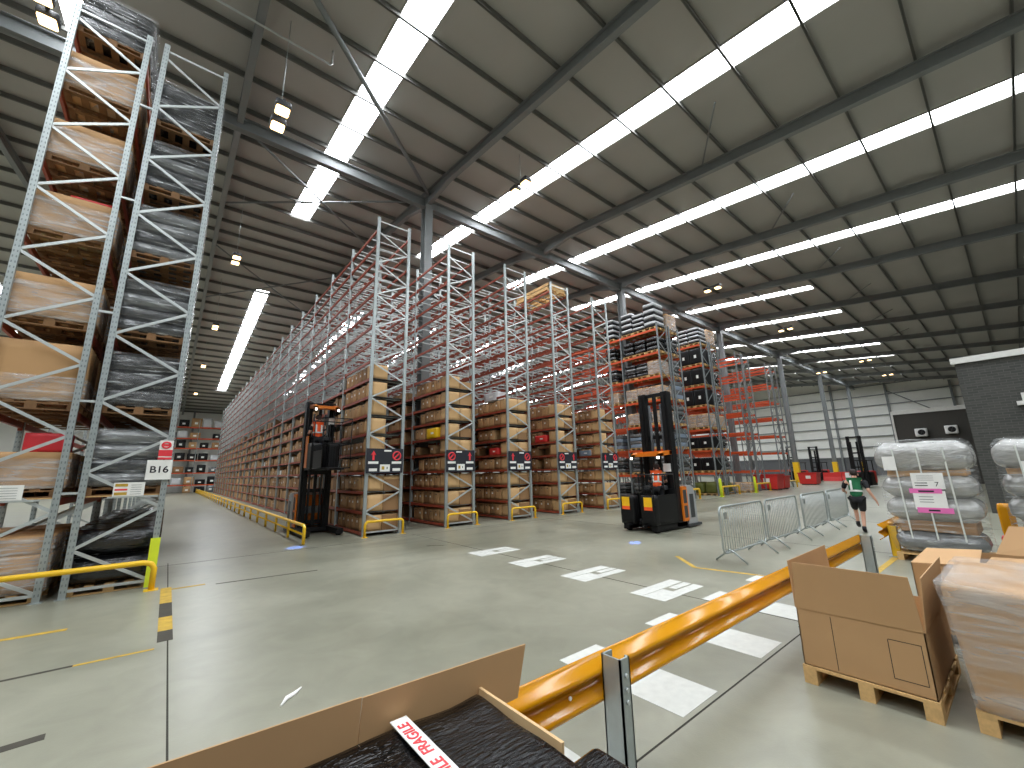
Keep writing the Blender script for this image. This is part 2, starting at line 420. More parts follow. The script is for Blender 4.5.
# braces in the roof plane and fly braces
def tubebr(p, q, r=.07):
    m_ = MB('steel'); m_.tube([p, q], r, 10); st(m_.build('roof_brace'))
tubebr((8.35, 16.2, roof(16.2)-.62), (.75, 9.2, roof(9.2)-.6), .085)
tubebr((8.45, 16.8, roof(16.8)-.62), (.53, 24.5, roof(24.5)-.6), .05)
tubebr((.53, 16.5, roof(16.5)-.9), (8.4, 24.3, roof(24.3)-.6), .05)
tubebr((.53, 31, roof(31)-.6), (8.4, 39, roof(39)-.6), .05)
tubebr((.53, 39, roof(39)-.6), (8.4, 31, roof(31)-.6), .05)
for f in FR:
    if f > 15:
        for yy in (-1.0, 4.6, 10.2):
            if f < 60 and yy > 0 and yy < 8: tubebr((f-.1, yy+1.86, roof(yy+1.86)-.26), (f-3.0, yy, roof(yy)-.26), .03)

# ------------------------------------------------------------------ painted floor markings
def mark(mt, x0, y0, x1, y1):
    m_ = MB(mt); m_.box(x0, y0, 0, x1, y1, .003); return trim(m_)
def worn(mt, x0, y0, x1, y1, seed):   # a painted block with worn scratches missing
    r_ = random.Random(seed); m_ = MB(mt); y = y0
    while y < y1-.01:
        h = min(r_.uniform(.12, .2), y1-y); a = r_.uniform(0, .04); c = r_.uniform(0, .05)
        m_.box(x0+a, y, 0, x1-c, y+h-.004, .003); y += h
    return trim(m_)
for i, y in enumerate((3.66, 5.18, 6.74, 8.3)):
    x0 = 5.82; x1 = 7.0; h = .6
    m_ = MB('whitefl'); m_.box(x0, y, 0, x1, y+h*.3, .003); m_.box(x0, y+h*.3, 0, x0+.55, y+h*.62, .003); m_.box(x0+.7, y+h*.36, 0, x1, y+h*.58, .003); m_.box(x0, y+h*.64, 0, x1, y+h, .003)
    trim(m_)
for x in (3.32, 4.85, 6.32, 7.85, 1.8, .3): mark('whitefl', x, 2.02, x+.58, 3.36)
# yellow lines
m_ = MB('yellowfl', 'blacktape'); m_.box(.12, 8.9, 0, .27, 10.1, .003); m_.box(.12, 7.35, 0, .27, 8.05, .003)
m_.m('blacktape'); m_.box(.12, 8.05, 0, .27, 8.9, .003); m_.box(.12, 6.9, 0, .27, 7.35, .003); trim(m_)
mark('yellowfl', .27, 9.86, .75, 9.95)
m_ = MB('yellowfl', 'blacktape')
m_.bar((-1.9, 8.4, .0015), (-.8, 8.33, .0015), .1, .003); trim(m_)
m_ = MB('blacktape'); m_.bar((-1.6, 6.72, .0015), (-.55, 6.7, .0015), .045, .003); trim(m_)
m_ = MB('yellowfl'); m_.bar((-.55, 6.7, .0015), (.1, 6.68, .0015), .05, .003); trim(m_)
m_ = MB('blacktape'); m_.bar((-1.5, 5.02, .0015), (-.5, 5.09, .0015), .1, .003); trim(m_)
m_ = MB('blacktape'); m_.bar((.9, 9.78, .0015), (2.6, 9.6, .0015), .04, .003); trim(m_)
m_ = MB('yellowfl'); m_.bar((8.25, 2.2, .0015), (8.5, 2.9, .0015), .1, .003); m_.bar((8.45, 2.9, .0015), (8.15, 4.4, .0015), .09, .003); m_.bar((8.15, 4.4, .0015), (8.9, 5.2, .0015), .09, .003); trim(m_)
mark('yellowfl', 9.9, 1.95, 13.5, 2.05)
m_ = MB('paper'); m_.tube([(.96, 4.33, .006), (1.02, 4.42, .012), (1.09, 4.46, .012), (1.17, 4.56, .006)], [.008, .02, .018, .006], 6)
tag(m_.build('paper_strip'), 'torn white paper strip lying alone on the open concrete floor', 'paper strip')

# ------------------------------------------------------------------ racking
def frame_meshes(depth, H, pitch, pw=.1, slots_=False, mt='galv'):
    lat = MB('galv2' if mt == 'galv' else mt); z = .12
    i = 0
    lat.bar((0,0,.12), (depth,0,.12), .03, .045); lat.bar((0,0,H-.15), (depth,0,H-.15), .03, .045)
    while z+pitch < H-.1:
        a, c = (depth, 0) if i % 2 == 0 else (0, depth)
        lat.bar((a,0,z), (c,0,z+pitch), .03, .05); z += pitch; i += 1
    post = MB(mt, 'slot')
    post.box(-pw/2, -.035, 0, pw/2, .035, H)
    if slots_:
        post.m('slot')
        zz = .1
        while zz < H-.05:
            for sx in (-.022, .022): post.box(sx-.008, -.038, zz, sx+.008, -.034, zz+.04)
            zz += .1
    post.m(mt); post.box(-pw*.9, -.07, 0, pw*.9, .07, .012)
    return lat.mesh('lattice_brace'), post.mesh('post')
def add_frame(root, fm, depth, y):
    lat, post = fm
    f = O('upright_frame', lat, root, (0, y, 0))
    O('post', post, f); O('post', post, f, (depth, 0, 0))
    return f
def beam_mesh(L, mt, h=.11, w=.05):
    m_ = MB(mt, 'galv'); m_.box(-w/2, .04, -h, w/2, L-.04, 0)
    for y in (.036, L-.1): m_.box(-w/2-.006, y, -h-.05, w/2+.006, y+.064, .03)
    return m_.mesh('beam')
def add_rack(root, depth, bays, bay, H, levels, pitch, bmat, fm, n_ind_left, n_ind_right, deck=None, n_deck=0, bh=.11):
    for i in range(bays+1): add_frame(root, fm, depth, i*bay)
    bm_ = beam_mesh(bay, bmat, bh)
    restv = MB(bmat)
    for side, x, n_ind in (('l', 0, n_ind_left), ('r', depth, n_ind_right)):
        for i in range(bays):
            for z in levels:
                if i < n_ind: O('beam', bm_, root, (x, i*bay, z))
                else: restv.box(x-.025, i*bay+.04, z-bh, x+.025, (i+1)*bay-.04, z)
    if restv.v: stuff(restv.build('beam', root))
    if deck:
        dm = MB('wire')
        for j in range(deck): 
            y = bay*(j+.5)/deck; dm.box(.02, y-.02, -.045, depth-.02, y+.02, -.004)
        dme = dm.mesh('shelf_support_bars'); rd = MB('wire')
        for i in range(bays):
            for z in levels:
                if i < n_deck: O('shelf_support_bars', dme, root, (0, i*bay, z))
                else:
                    for j in range(deck):
                        y = i*bay+bay*(j+.5)/deck; rd.box(.02, y-.02, z-.045, depth-.02, y+.02, z-.004)
        if rd.v: stuff(rd.build('shelf_support_bars', root))
DEP, BAY, Y0, HR = 1.2, 2.84, 13.5, 11.24
LEV = [.12+.628*k for k in range(18)]
ROWX = [4.94, 7.9, 10.85, 13.78, 16.95]
ROWN = ['rack beside the yellow floor rail', 'second rack from the rail', 'third rack from the rail', 'fourth rack from the rail', 'fifth rack from the rail']
NB = 20
fm = frame_meshes(DEP, HR, .62)
for r, x in enumerate(ROWX):
    rt = thing('storage_rack', ['tall grey rack of cartons nearest the aisle with the yellow floor rail', 'tall carton rack, second in line from the yellow floor rail',
        'tall carton rack, middle one of the five signed rack ends', 'tall carton rack with wooden pallet on top, fourth signed end', 'tall carton rack, last signed end before the open pallet racking'][r],
        'rack', (x, Y0, 0), 0, 'narrow aisle carton racks')
    add_rack(rt, DEP, NB if r == 0 else 12, BAY, HR, LEV, .62, 'rust', fm, 3, 2, 5, 5, .085)
    dk = MB('dkgrey'); dk.box(.03, .04, -.012, DEP-.03, BAY-.04, -.002); dkm = dk.mesh('shelf_panel'); rest = MB('dkgrey')
    for i in range(NB if r == 0 else 5):
        for z in LEV[:9 if r < 2 else 8]:
            if i < 5: O('shelf_panel', dkm, rt, (0, i*BAY, z))
            else: rest.box(.03, i*BAY+.04, z-.012, DEP-.03, (i+1)*BAY-.04, z-.002)
    if rest.v: stuff(rest.build('shelf_panel', rt))

# cartons on the five racks: the first bay and the ends one by one, the rest as one heap
def carton_mesh(w, d, h, mt, lab=True, hole=True):
    # w along y (front width), d along x (depth), h up; front faces -x
    m_ = MB(mt, 'label', 'ink', 'tape'); m_.pillow(0, 0, 0, d, w, h, .008, 3)
    m_.m('tape'); m_.box(-.0015, w*.5-.02, h*.55, 0, w*.5+.02, h); m_.box(0, w*.5-.02, h, d, w*.5+.02, h+.001)
    if lab: m_.m('label'); m_.box(-.003, w*.5-.05, h*.5, 0, w*.5+.04, h*.5+.07)
    if hole: m_.m('ink'); m_.box(-.002, w*.5-.045, h*.78, 0, w*.5+.045, h*.78+.03)
    return m_.mesh('cardboard_box')
CT = [carton_mesh(.4, .55, .47, 'card'), carton_mesh(.4, .55, .5, 'card2'), carton_mesh(.4, .55, .45, 'card', False), carton_mesh(.38, .55, .36, 'card2', True, False)]
END = [carton_mesh(.5, .555, .5, 'cardend', False, False), carton_mesh(.5, .555, .52, 'cardend', False, False)]
rr = random.Random(3)
heap = MB('card2', 'card', 'label', 'blk')
NLEV = [9, 9, 8, 8, 8]
for r, x in enumerate(ROWX):
    for k in range(NLEV[r]):
        z = LEV[k]+.0
        # end cartons facing the open floor
        me = END[rr.randrange(2)]
        o = O('cardboard_box', me, None, (x+.06, Y0+.09, z))
        tag(o, 'end carton on the %s shelf up, left half, %s' % (ORD[k], ROWN[r]), 'box', 'cartons at the rack ends')
        if k < 3 or (r == 2 and k == 5) or (r in (1, 2, 3) and k in (4, 6, 7)):
            o = O('cardboard_box', END[rr.randrange(2)], None, (x+.63, Y0+.09, z))
            tag(o, 'end carton on the %s shelf up, right half, %s' % (ORD[k], ROWN[r]), 'box', 'cartons at the rack ends')
        # rest of the first bay along the left face
        nb_ = 5
        for j in range(nb_):
            if r and k in (3, 4, 5) and rr.random() < .4: continue
            if r and k in (6, 7) and j > 3: continue
            me = CT[rr.randrange(3) if k != 4 else 3]
            o = O('cardboard_box', me, None, (x+.03+rr.uniform(0, .05), Y0+.63+j*.42, z))
            tag(o, '%s carton from the end on %s shelf up, %s' % (NTH[j+1], ORD[k], ROWN[r]), 'box', 'cartons on the carton racks')
    # the others
    for i in range(0, NB if r == 0 else 3):
        for k in range(NLEV[r]-1 if r == 0 else NLEV[r]):
            for half in ((0, 1) if (i < 4 and r == 0) or r else (0,)):
                if i == 0 and (half == 0 or (r == 0 and k > 2)): continue
                for j in range(7):
                    p = .04 if k < 3 else (.16 if k < 5 else .1)
                    if k == 8 and i > 4: p = .8
                    if rr.random() < p or (r == 1 and i == 1 and j in (0, 1)): continue
                    h = rr.uniform(.36, .5) if k < 3 else rr.uniform(.24, .52)
                    w = rr.uniform(.33, .38)
                    heap.m('card2' if rr.random() < .55 else 'card')
                    if k in (3, 4) and rr.random() < .1: heap.m('blk' if rr.random() < .6 else 'label')
                    y = Y0+i*BAY+.08+j*.39; xx = x+.04+half*.57+rr.uniform(0, .06)
                    heap.box(xx, y, LEV[k], xx+.52, y+w, LEV[k]+h)
                    if i < 9 and half == 0 and r == 0 and rr.random() < .4:
                        heap.m('label'); heap.box(xx-.003, y+w*.4, LEV[k]+h*.4, xx, y+w*.65, LEV[k]+h*.55)
    if r == 0:
        for i in range(6, NB):
            for j in range(4):
                if rr.random() < .35:
                    heap.m('card2'); y = Y0+i*BAY+.1+j*.65; h = rr.uniform(.3, .5); heap.box(x+.05, y, LEV[8], x+.6, y+.5, LEV[8]+h)
stuff(tag(heap.build('cardboard_box'), 'brown cartons filling the carton racks further back along the aisles', 'box'))
# odd goods among the cartons
def odd(name, mt, x, y, z, w, d, h, label, cat, rnd_=.02):
    m_ = MB(mt, 'label'); m_.pillow(0, 0, 0, w, d, h, rnd_, 4); m_.m('label'); m_.box(-.004, d*.3, h*.4, 0, d*.55, h*.6)
    return tag(m_.build(name, None, (x, y, z)), label, cat)
odd('storage_crate', 'yellow', ROWX[1]-.06, Y0+.66, LEV[5]+.0, .5, .85, .4, 'bright yellow crate on a shelf of the second carton rack', 'crate')
odd('parcel', 'red', ROWX[2]-.03, Y0+.7, LEV[4], .5, .6, .3, 'red parcel on fifth shelf of the third carton rack', 'parcel')
odd('parcel', 'red', ROWX[3]-.03, Y0+.7, LEV[5], .5, .8, .34, 'red parcel on sixth shelf of the fourth carton rack', 'parcel')
odd('parcel', 'paleb', ROWX[2]-.03, Y0+.7, LEV[7]+.5, .6, 1.0, .4, 'white bundle on top of cartons, third carton rack', 'parcel')
odd('parcel', 'bluegrey', ROWX[4]-.03, Y0+.7, LEV[4], .5, .8, .3, 'blue-grey parcel on fifth shelf of the fifth carton rack', 'parcel')
m_ = MB('blk', 'label'); m_.pillow(0, 0, 0, .45, .5, .46, .02, 3); m_.m('label'); m_.tube([(-.01, .25+.12*math.cos(t), .23+.12*math.sin(t)) for t in [i*PI/6 for i in range(12)]], .014, 5, closed=True)
tag(m_.build('storage_box', None, (ROWX[0]-.01, Y0+2.95, LEV[8])), 'black box with white ring mark on top loaded shelf of first rack', 'box')

# signs on the rack ends
def end_sign(x, flip, where):
    s_ = thing('aisle_sign', 'black sign, red arrow %s of red ring, on %s' % ('right' if flip else 'left', where), 'sign', (x-.05, Y0-.07, 1.95), 0, 'rack end aisle signs')
    W, H = 1.26, .8
    m_ = MB('signblk'); m_.box(0, -.012, 0, W, 0, H); m_.build('sign_board', s_)
    def fx(u): return W-u if flip else u
    a = MB('signred'); cx = fx(.23)
    a.prism([(cx-.035, .42), (cx+.035, .42), (cx+.035, .6), (cx+.09, .58), (cx, .73), (cx-.09, .58), (cx-.035, .6)], 'y', -.016, -.012)
    a.build('red_arrow', s_)
    p = MB('signred'); cx = fx(1.03); cz = .565
    p.tube([(cx+.135*math.cos(t), -.016, cz+.135*math.sin(t)) for t in [i*PI/12 for i in range(24)]], .026, 6, closed=True)
    p.bar((cx-.1, -.015, cz-.1), (cx+.1, -.015, cz+.1), .008, .05, up=(1,0,-1)); p.build('prohibition_ring', s_)
    w = MB('label')
    for (u, v, a_, c_) in ((.23, .34, .34, .08), (1.03, .34, .34, .08), (.23, .11, .27, .09), (1.03, .11, .27, .09), (.71, .73, .25, .055)):
        w.box(fx(u)-a_/2, -.015, v-c_/2, fx(u)+a_/2, -.012, v+c_/2)
    w.build('white_caption', s_)
    c = MB('label', 'yellowfl', 'ink'); c.box(W/2-.17, -.016, .05, W/2+.17, -.012, .28)
    c.m('yellowfl'); c.box(W/2-.11, -.018, .11, W/2-.02, -.016, .22); c.m('ink'); c.box(W/2+.06, -.018, .13, W/2+.09, -.016, .2)
    c.build('location_card', s_)
for r, x in enumerate(ROWX): end_sign(x, r % 2 == 1, ROWN[r])
# yellow hoops
def hoop(x0, x1, y, h, label, r_=.04, mt='yellow', group='yellow hoop guards'):
    k = [(x0, y, .012), (x0, y, h-.1)]+[(x0+.1-.1*math.cos(t), y, h-.1+.1*math.sin(t)) for t in (PI/6, PI/3, PI/2)]
    k += [(x1-.1+.1*math.sin(t), y, h-.1+.1*math.cos(t)) for t in (0, PI/6, PI/3, PI/2)]+[(x1, y, .012)]
    root = thing('hoop_guard', label, 'guard rail', ((x0+x1)/2, y, 0), 0, group)
    k = [(p[0]-(x0+x1)/2, 0, p[2]) for p in k]
    m_ = MB(mt); m_.tube(k, r_, 10); m_.build('hoop_tube', root)
    for s in (k[0], k[-1]):
        f = MB(mt); f.box(s[0]-.08, -.08, 0, s[0]+.08, .08, .012); f.build('foot_plate', root)
for r, x in enumerate(ROWX): hoop(x-.03, x+DEP+.03, Y0-.2, .46, 'yellow hoop guard at the end of %s' % ROWN[r].replace('rack beside', 'rack by'))
# yellow floor rail beside the first rack: lengths of hooped rail
rail = thing('floor_rail', 'long low yellow guard rail running down the aisle beside first rack', 'guard rail', (3.17, 13.3, 0))
RL = 60
m_ = MB('yellow'); m_.tube([(0, 0, .012), (0, 0, .42), (0, .03, .49), (0, .1, .52), (0, RL, .52)], .045, 10); m_.build('top_rail', rail)
m_ = MB('yellow'); m_.tube([(0, .05, .27), (0, RL, .27)], .03, 8); m_.build('mid_rail', rail)
for i in range(31):
    y = i*2.0
    if i: m_ = MB('yellow'); m_.cyl((0, y, 0), (0, y, .5), .042, 8); m_.build('rail_post', rail)
# ------------------------------------------------------------------ pallets and loads
def pallet_parts(L=1.2, W=1.0, mt='wood'):
    """L along x, W along y; list of (name, mesh)"""
    out = []
    t = MB(mt)
    for i in range(5):
        x = i*(L-.12)/4; t.box(x, 0, .122, x+.12, W, .144)
    for y in (0, W/2-.05, W-.1): t.box(0, y, .1, L, y+.1, .122)
    out.append(('deck_boards', t.mesh('deck_boards')))
    for y in (0, W/2-.05, W-.1):
        m_ = MB(mt)
        m_.box(0, y, 0, L, y+.1, .02)
        for x in (0, L/2-.07, L-.14): m_.box(x, y, .02, x+.14, y+.1, .1)
        out.append(('block_runner', m_.mesh('block_runner')))
    return out
PP = {}
def pallet(x, y, z, L, W, label, mt='wood', group=None, rz=0):
    key = (round(L,2), round(W,2), mt)
    if key not in PP: PP[key] = pallet_parts(L, W, mt)
    r = thing('wooden_pallet', label, 'pallet', (x, y, z), rz, group)
    for nm, me in PP[key]: O(nm, me, r)
    return r
def layers(mb, mats, x0, y0, z0, x1, y1, z1, n, seed, r=.12, gap=.0):
    h = (z1-z0)/n; rl = random.Random(seed)
    for i in range(n):
        mb.m(mats[i % len(mats)])
        j = rl.uniform(-.015, .015)
        mb.pillow(x0+j, y0+j, z0+i*h+.0, x1+j, y1+j, z0+(i+1)*h-gap, r, 8, .014, seed*11+i)
LOADS = {}
def load_mesh(kind, w, d, h, seed):
    m_ = MB()
    if kind == 'black': layers(m_, ['black'], 0, 0, 0, w, d, h, 3, seed, .14)
    elif kind == 'silver': layers(m_, ['silver', 'silverdk', 'silver'], 0, 0, 0, w, d, h, 4, seed, .12)
    elif kind == 'mixed': layers(m_, ['silverdk', 'black', 'silver', 'black'], 0, 0, 0, w, d, h, 4, seed, .13)
    elif kind == 'sacks': layers(m_, ['blk', 'paleb', 'blk', 'paleb', 'blk', 'paleb', 'blk', 'paleb'], 0, 0, 0, w, d, h, 8, seed, .09)
    elif kind == 'rolls':
        m_.m('black')
        n = 2
        for i in range(n):
            for j in range(4):
                yy = d*(j+.5)/4; zz = (i+.5)*h/n
                m_.tube([(-.02, yy, zz), (.02, yy, zz), (w-.02, yy, zz), (w+.02, yy, zz)], [h/n*.3, h/n*.46, h/n*.46, h/n*.3], 14)
    elif kind == 'carton':
        m_.m('card'); m_.pillow(0, 0, 0, w, d, h, .015, 4); m_.m('tape'); m_.box(-.002, d*.48, 0, w+.002, d*.54, h+.002)
    elif kind == 'cartons':
        m_.m('card'); g = random.Random(seed)
        for iz in range(3):
            for iy in range(2):
                for ix in range(2):
                    m_.m('card' if g.random() < .6 else 'card2')
                    m_.pillow(ix*w/2+.004, iy*d/2+.004, iz*h/3, (ix+1)*w/2-.004, (iy+1)*d/2-.004, (iz+1)*h/3-.003, .01, 3)
    elif kind == 'blackbox':
        m_.m('blk'); m_.pillow(0, 0, 0, w, d, h, .03, 5); m_.m('label'); m_.box(-.006, d*.42, h*.38, 0, d*.62, h*.58)
    elif kind == 'blue':
        layers(m_, ['bluegrey', 'silver'], 0, 0, 0, w, d, h, 4, seed, .05)
    elif kind == 'olive':
        m_.m('olive'); m_.pillow(0, 0, 0, w, d, h, .2, 8, .06, seed)
    return m_.mesh('wrapped_load')
DESC = {'black': ('bale_stack', 'black wrapped bale stack', 'wrapped goods'), 'silver': ('bale_stack', 'silvery wrapped bale stack', 'wrapped goods'),
        'mixed': ('bale_stack', 'black and silver bale stack', 'wrapped goods'), 'sacks': ('sack_stack', 'striped stack of sacks', 'sacks'),
        'rolls': ('roll_stack', 'stack of shiny black wrapped rolls', 'rolls'), 'carton': ('large_carton', 'film wrapped brown carton', 'box'),
        'cartons': ('carton_stack', 'stacked brown cartons', 'boxes'), 'blackbox': ('black_container', 'black container with white label', 'container'),
        'blue': ('bale_stack', 'blue-grey wrapped bundle stack', 'wrapped goods'), 'olive': ('covered_load', 'heap under a crumpled olive sheet', 'covered load')}
def load(kind, x, y, z, w, d, h, where, group, seed=1, wrap=None):
    nm, ds, cat = DESC[kind]
    key = (kind, round(w,2), round(d,2), round(h,2), seed % 3)
    if key not in LOADS: LOADS[key] = load_mesh(kind, w, d, h, seed % 3)
    r = thing(nm, ds+' '+where, cat, (x, y, z), 0, group)
    O({'carton': 'carton', 'cartons': 'cartons', 'blackbox': 'container_body', 'rolls': 'rolls', 'olive': 'sheet'}.get(kind, 'bale_layers'), LOADS[key], r)
    if wrap:
        fk = ('film', wrap, round(w,2), round(d,2), round(h,2), seed % 3)
        if fk not in LOADS:
            f = MB({'carton': 'filmhvy', 'cartons': 'film'}.get(kind, 'filmclr')); f.pillow(-.02, -.02, 0, w+.02, d+.02, h*wrap+.015, .03, 8, .012, seed); LOADS[fk] = f.mesh('stretch_wrap')
        O('stretch_wrap', LOADS[fk], r)
    return r

# the two racks on the left: posts seen end-on
PL = [1.62, 3.12, 4.6, 6.25, 7.78, 9.36]
DL, YL, BL, HL = 1.08, 10.4, 2.7, 11.33
fml = frame_meshes(DL, HL, .64, .09, True)
NEARN, B16N = 'leftmost rack', 'rack with B16 plate'
for (x, lab, nb_) in ((-2.5, 'tall galvanised pallet rack at far left edge holding film wrapped cartons', 4), (-1.13, 'tall galvanised pallet rack with the B16 plate, black bales inside', 8)):
    rt = thing('pallet_rack', lab, 'rack', (x, YL, 0), 0, 'pallet racks at left')
    add_rack(rt, DL, nb_, BL, HL, PL+([10.78] if x < -2 else []), .64, 'rust', fml, 4, 4, None, 0, .12)
    if x > -2:
        for z in (1.7, 3.3, 5.0, 7.4, 9.6):
            m_ = MB('galv2'); m_.bar((-.275, 0, z), (0, 0, z), .04, .04); m_.build('row_spacer', rt)
    # ply base shelf on the first beam level
    m_ = MB('wood'); m_.box(.03, .05, PL[0], DL-.03, BL-.05, PL[0]+.02); m_.build('shelf_board', rt)
    g = MB('hivisy'); g.box(DL-.07, -.06, 0, DL+.07, -.04, .85) if x > -2 else None
    if x > -2: g.build('post_protector', rt)
kinds_near = ['cartons', 'carton', 'carton', 'carton', 'carton', 'carton', 'carton', 'black']
kinds_b16 = ['rolls', 'silver', 'black', 'mixed', 'silver', 'mixed', 'black', None]
ROWPOS = ['at the front', 'second back', 'third back', 'fourth back', 'fifth back', 'sixth back']
for (x, kinds, nm, npos) in ((-2.5, kinds_near, NEARN, 3), (-1.13, kinds_b16, B16N, 5)):
    for k, kind in enumerate(kinds):
        if kind is None: continue
        z = 0.0 if k == 0 else (PL+[10.78])[k-1]+(.02 if k == 1 else 0)
        for j in range(npos):
            if k == 0 and x < -2 and j > 1: continue
            y = YL+.09+j*1.32 if not (j >= 2) else YL+.09+j*1.32+.06
            yy = y
            pallet(x-.03, yy, z, 1.14, 1.18, 'wooden pallet %s, %s level, %s' % (ROWPOS[j], ORD[k], nm), 'wooddark' if k else 'wood', 'pallets in the left racks')
            h = {'cartons': .9, 'carton': .78, 'black': 1.02, 'silver': 1.05, 'mixed': 1.08, 'rolls': .95}[kind]
            if k == 1 and x < -2: h = .62
            if k == 2 and x < -2: h = 1.05
            load(kind, x-.05, yy+.02, z+.144, 1.18, 1.14, h, '%s, %s level, %s' % (ROWPOS[j], ORD[k], nm), 'loads in the left racks', k*3+j,
                 {'carton': .42 if k == 2 else .8, 'cartons': .95, 'mixed': 1, 'black': 1, 'silver': 1}.get(kind))
odd('parcel', 'signred', -2.0, YL+.35, PL[0]+.165+.62, .55, .5, .34, 'pinkish red parcel on the brown carton low in the leftmost rack', 'parcel')
odd('parcel', 'red', -2.1, YL+.3, PL[3]+.145+.78, .6, .4, .14, 'flat red parcel on wrapped carton, middle of the leftmost rack', 'parcel')
odd('tray', 'green', -2.2, YL+.3, PL[2]+.145+.78, .35, .3, .06, 'green tray on wrapped carton, left end, leftmost rack', 'tray')
odd('tray', 'green', -1.8, YL+.4, PL[2]+.145+.78, .25, .3, .05, 'green tray on wrapped carton, right end, leftmost rack', 'tray')
# B16 plate, red notice, yellow load notices
s_ = thing('location_sign', 'white plate reading B16 on the galvanised post at left', 'sign', (-.34, YL-.07, 1.9))
m_ = MB('label'); m_.box(0, -.01, 0, .37, 0, .36); m_.build('plate', s_)
text_mesh('B16', .17, 'ink', 'lettering', s_, Matrix.Translation((.185, -.012, .18)) @ Matrix.Rotation(PI/2, 4, 'X') @ Matrix.Scale(1.05, 4, (1,0,0)), bold=.003)
s_ = thing('warning_sign', 'red and white notice fixed above the B16 plate', 'sign', (-.2, YL-.075, 2.27))
m_ = MB('label'); m_.box(0, -.006, 0, .2, 0, .36); m_.build('notice_sheet', s_)
m_ = MB('signred'); m_.box(.0, -.01, 0, .2, -.006, .04); m_.box(0, -.01, .06, .2, -.006, .18)
m_.tube([(.1+.06*math.cos(t), -.008, .27+.055*math.sin(t)) for t in [i*PI/8 for i in range(16)]], .018, 6, closed=True); m_.box(.05, -.01, .25, .15, -.006, .29); m_.build('red_print', s_)
for (x, w, lab) in ((-2.42, .62, 'yellow and white load notice on the low beam of leftmost rack'), (-.74, .42, 'yellow and white load notice beside the B16 plate')):
    s_ = thing('load_notice', lab, 'sign', (x, YL-.05, 1.62), 0, 'load notices')
    m_ = MB('label'); m_.box(0, -.008, 0, w, 0, .24); m_.build('notice_sheet', s_)
    m_ = MB('yellowfl', 'signred'); m_.box(.02, -.011, .02, w*.45, -.008, .07); m_.box(.02, -.011, .17, w*.45, -.008, .22); m_.m('signred'); m_.box(.02, -.011, .1, w*.45, -.008, .13); m_.build('colour_bands', s_)
    m_ = MB('ink')
    for i in range(5): m_.box(w*.55, -.011, .03+i*.04, w*.9, -.008, .035+i*.04)
    m_.build('small_print', s_)
    m_ = MB('galv2'); m_.box(-.06, .0, -.03, w+.2, .03, .0); m_.build('holder_strip', s_)
# yellow guard in front of the left racks
rt = thing('guard_rail', 'yellow tubular guard rail across the left rack ends, bent down at right', 'guard rail', (-2.9, 10.1, 0))
m_ = MB('yellow'); m_.tube([(0, 0, .47), (2.75, 0, .47), (2.84, 0, .44), (2.89, 0, .36), (2.89, 0, .012)], .045, 12); m_.build('top_tube', rt)
m_ = MB('yellow'); m_.cyl((.02, 0, .0), (.02, 0, .47), .045, 12); m_.build('rail_post', rt)
for x in (.02, 2.89): m_ = MB('yellow'); m_.box(x-.1, -.09, 0, x+.1, .09, .012); m_.build('foot_plate', rt)

# the orange pallet racks to the right
OL = [1.55, 3.1, 4.6, 6.2, 7.72, 9.28, 10.85]
fmo = frame_meshes(1.15, 11.25, .9, .1, False, 'galvdk')
ORX = [(23.4, 'orange beam pallet rack rising behind the right-hand order picker', 4, OL), (24.85, 'orange beam pallet rack backing onto the one behind the order picker', 4, OL),
       (29.2, 'orange beam pallet rack with black containers stacked up its levels', 4, OL), (30.65, 'orange beam pallet rack backing onto the black container rack', 4, OL),
       (35.0, 'empty orange beam rack behind the third grey column', 4, OL), (36.45, 'empty orange beam rack, left of the two nearest white end wall', 4, OL),
       (41.3, 'empty orange beam rack second from the white end wall', 3, OL), (42.75, 'empty orange beam rack closest to the white end wall', 3, OL)]
for (x, lab, nb_, lv) in ORX:
    rt = thing('pallet_rack', lab, 'rack', (x, Y0, 0), 0, 'orange pallet racks')
    add_rack(rt, 1.15, nb_, BAY, 11.25, lv, .9, 'orange', fmo, 4, 4, None, 0, .14)
plan = {0: [('silver', .9), ('silver', .95), ('blue', .9), ('cartons', .75), ('cartons', .75), ('mixed', .9), ('black', .95), ('sacks', 1.5)],
        1: [('silver', 1.0), ('silver', 1.1), ('blue', 1.1), ('silver', 1.1), ('blue', 1.2), ('silver', 1.1), ('mixed', 1.1), ('cartons', 1.2)],
        2: [('olive', .75), ('blackbox', .9), ('blackbox', .8), ('cartons', .95), ('blackbox', 1.15), ('blackbox', 1.2), ('blackbox', 1.15), ('sacks', 1.2)],
        3: [('olive', .7), ('silver', .9), ('mixed', .9), ('carton', .9), ('silver', 1.0), ('black', 1.0), ('silver', 1.1), ('cartons', 1.3)]}
names = ['first rack behind order picker', 'second rack behind order picker', 'black container rack', 'rack behind black containers']
tops = {2: 'sacks', 3: 'cartons'}
for ri, items in plan.items():
    x = ORX[ri][0]
    for k, (kind, h) in enumerate(items):
        z = 0 if k == 0 else OL[k-1]
        for j in range(4 if ri == 0 else 2):
            if ri == 0 and k == 3 and j == 3: continue
            kk, hh = kind, h
            if ri == 0 and k == 7: hh = [1.7, 1.2, 1.5, 1.5][j]
            if ri == 0 and k == 3 and j == 1: kk = 'silver'
            if ri == 0 and k == 5 and j == 0: kk, hh = 'cartons', .9
            y = Y0+.06+j*.9
            if j >= 3: y = 16.86
            pallet(x-.02, y, z, 1.19, .86, 'pallet %s, %s level, %s' % (ROWPOS[j], ORD[k], names[ri]), 'wood', 'pallets in the orange racks')
            load(kk, x-.01, y+.01, z+.144, 1.17, .84, hh, '%s, %s level, %s' % (ROWPOS[j], ORD[k], names[ri]), 'loads in the orange racks', k+j, .9 if kk in ('cartons', 'carton') else None)
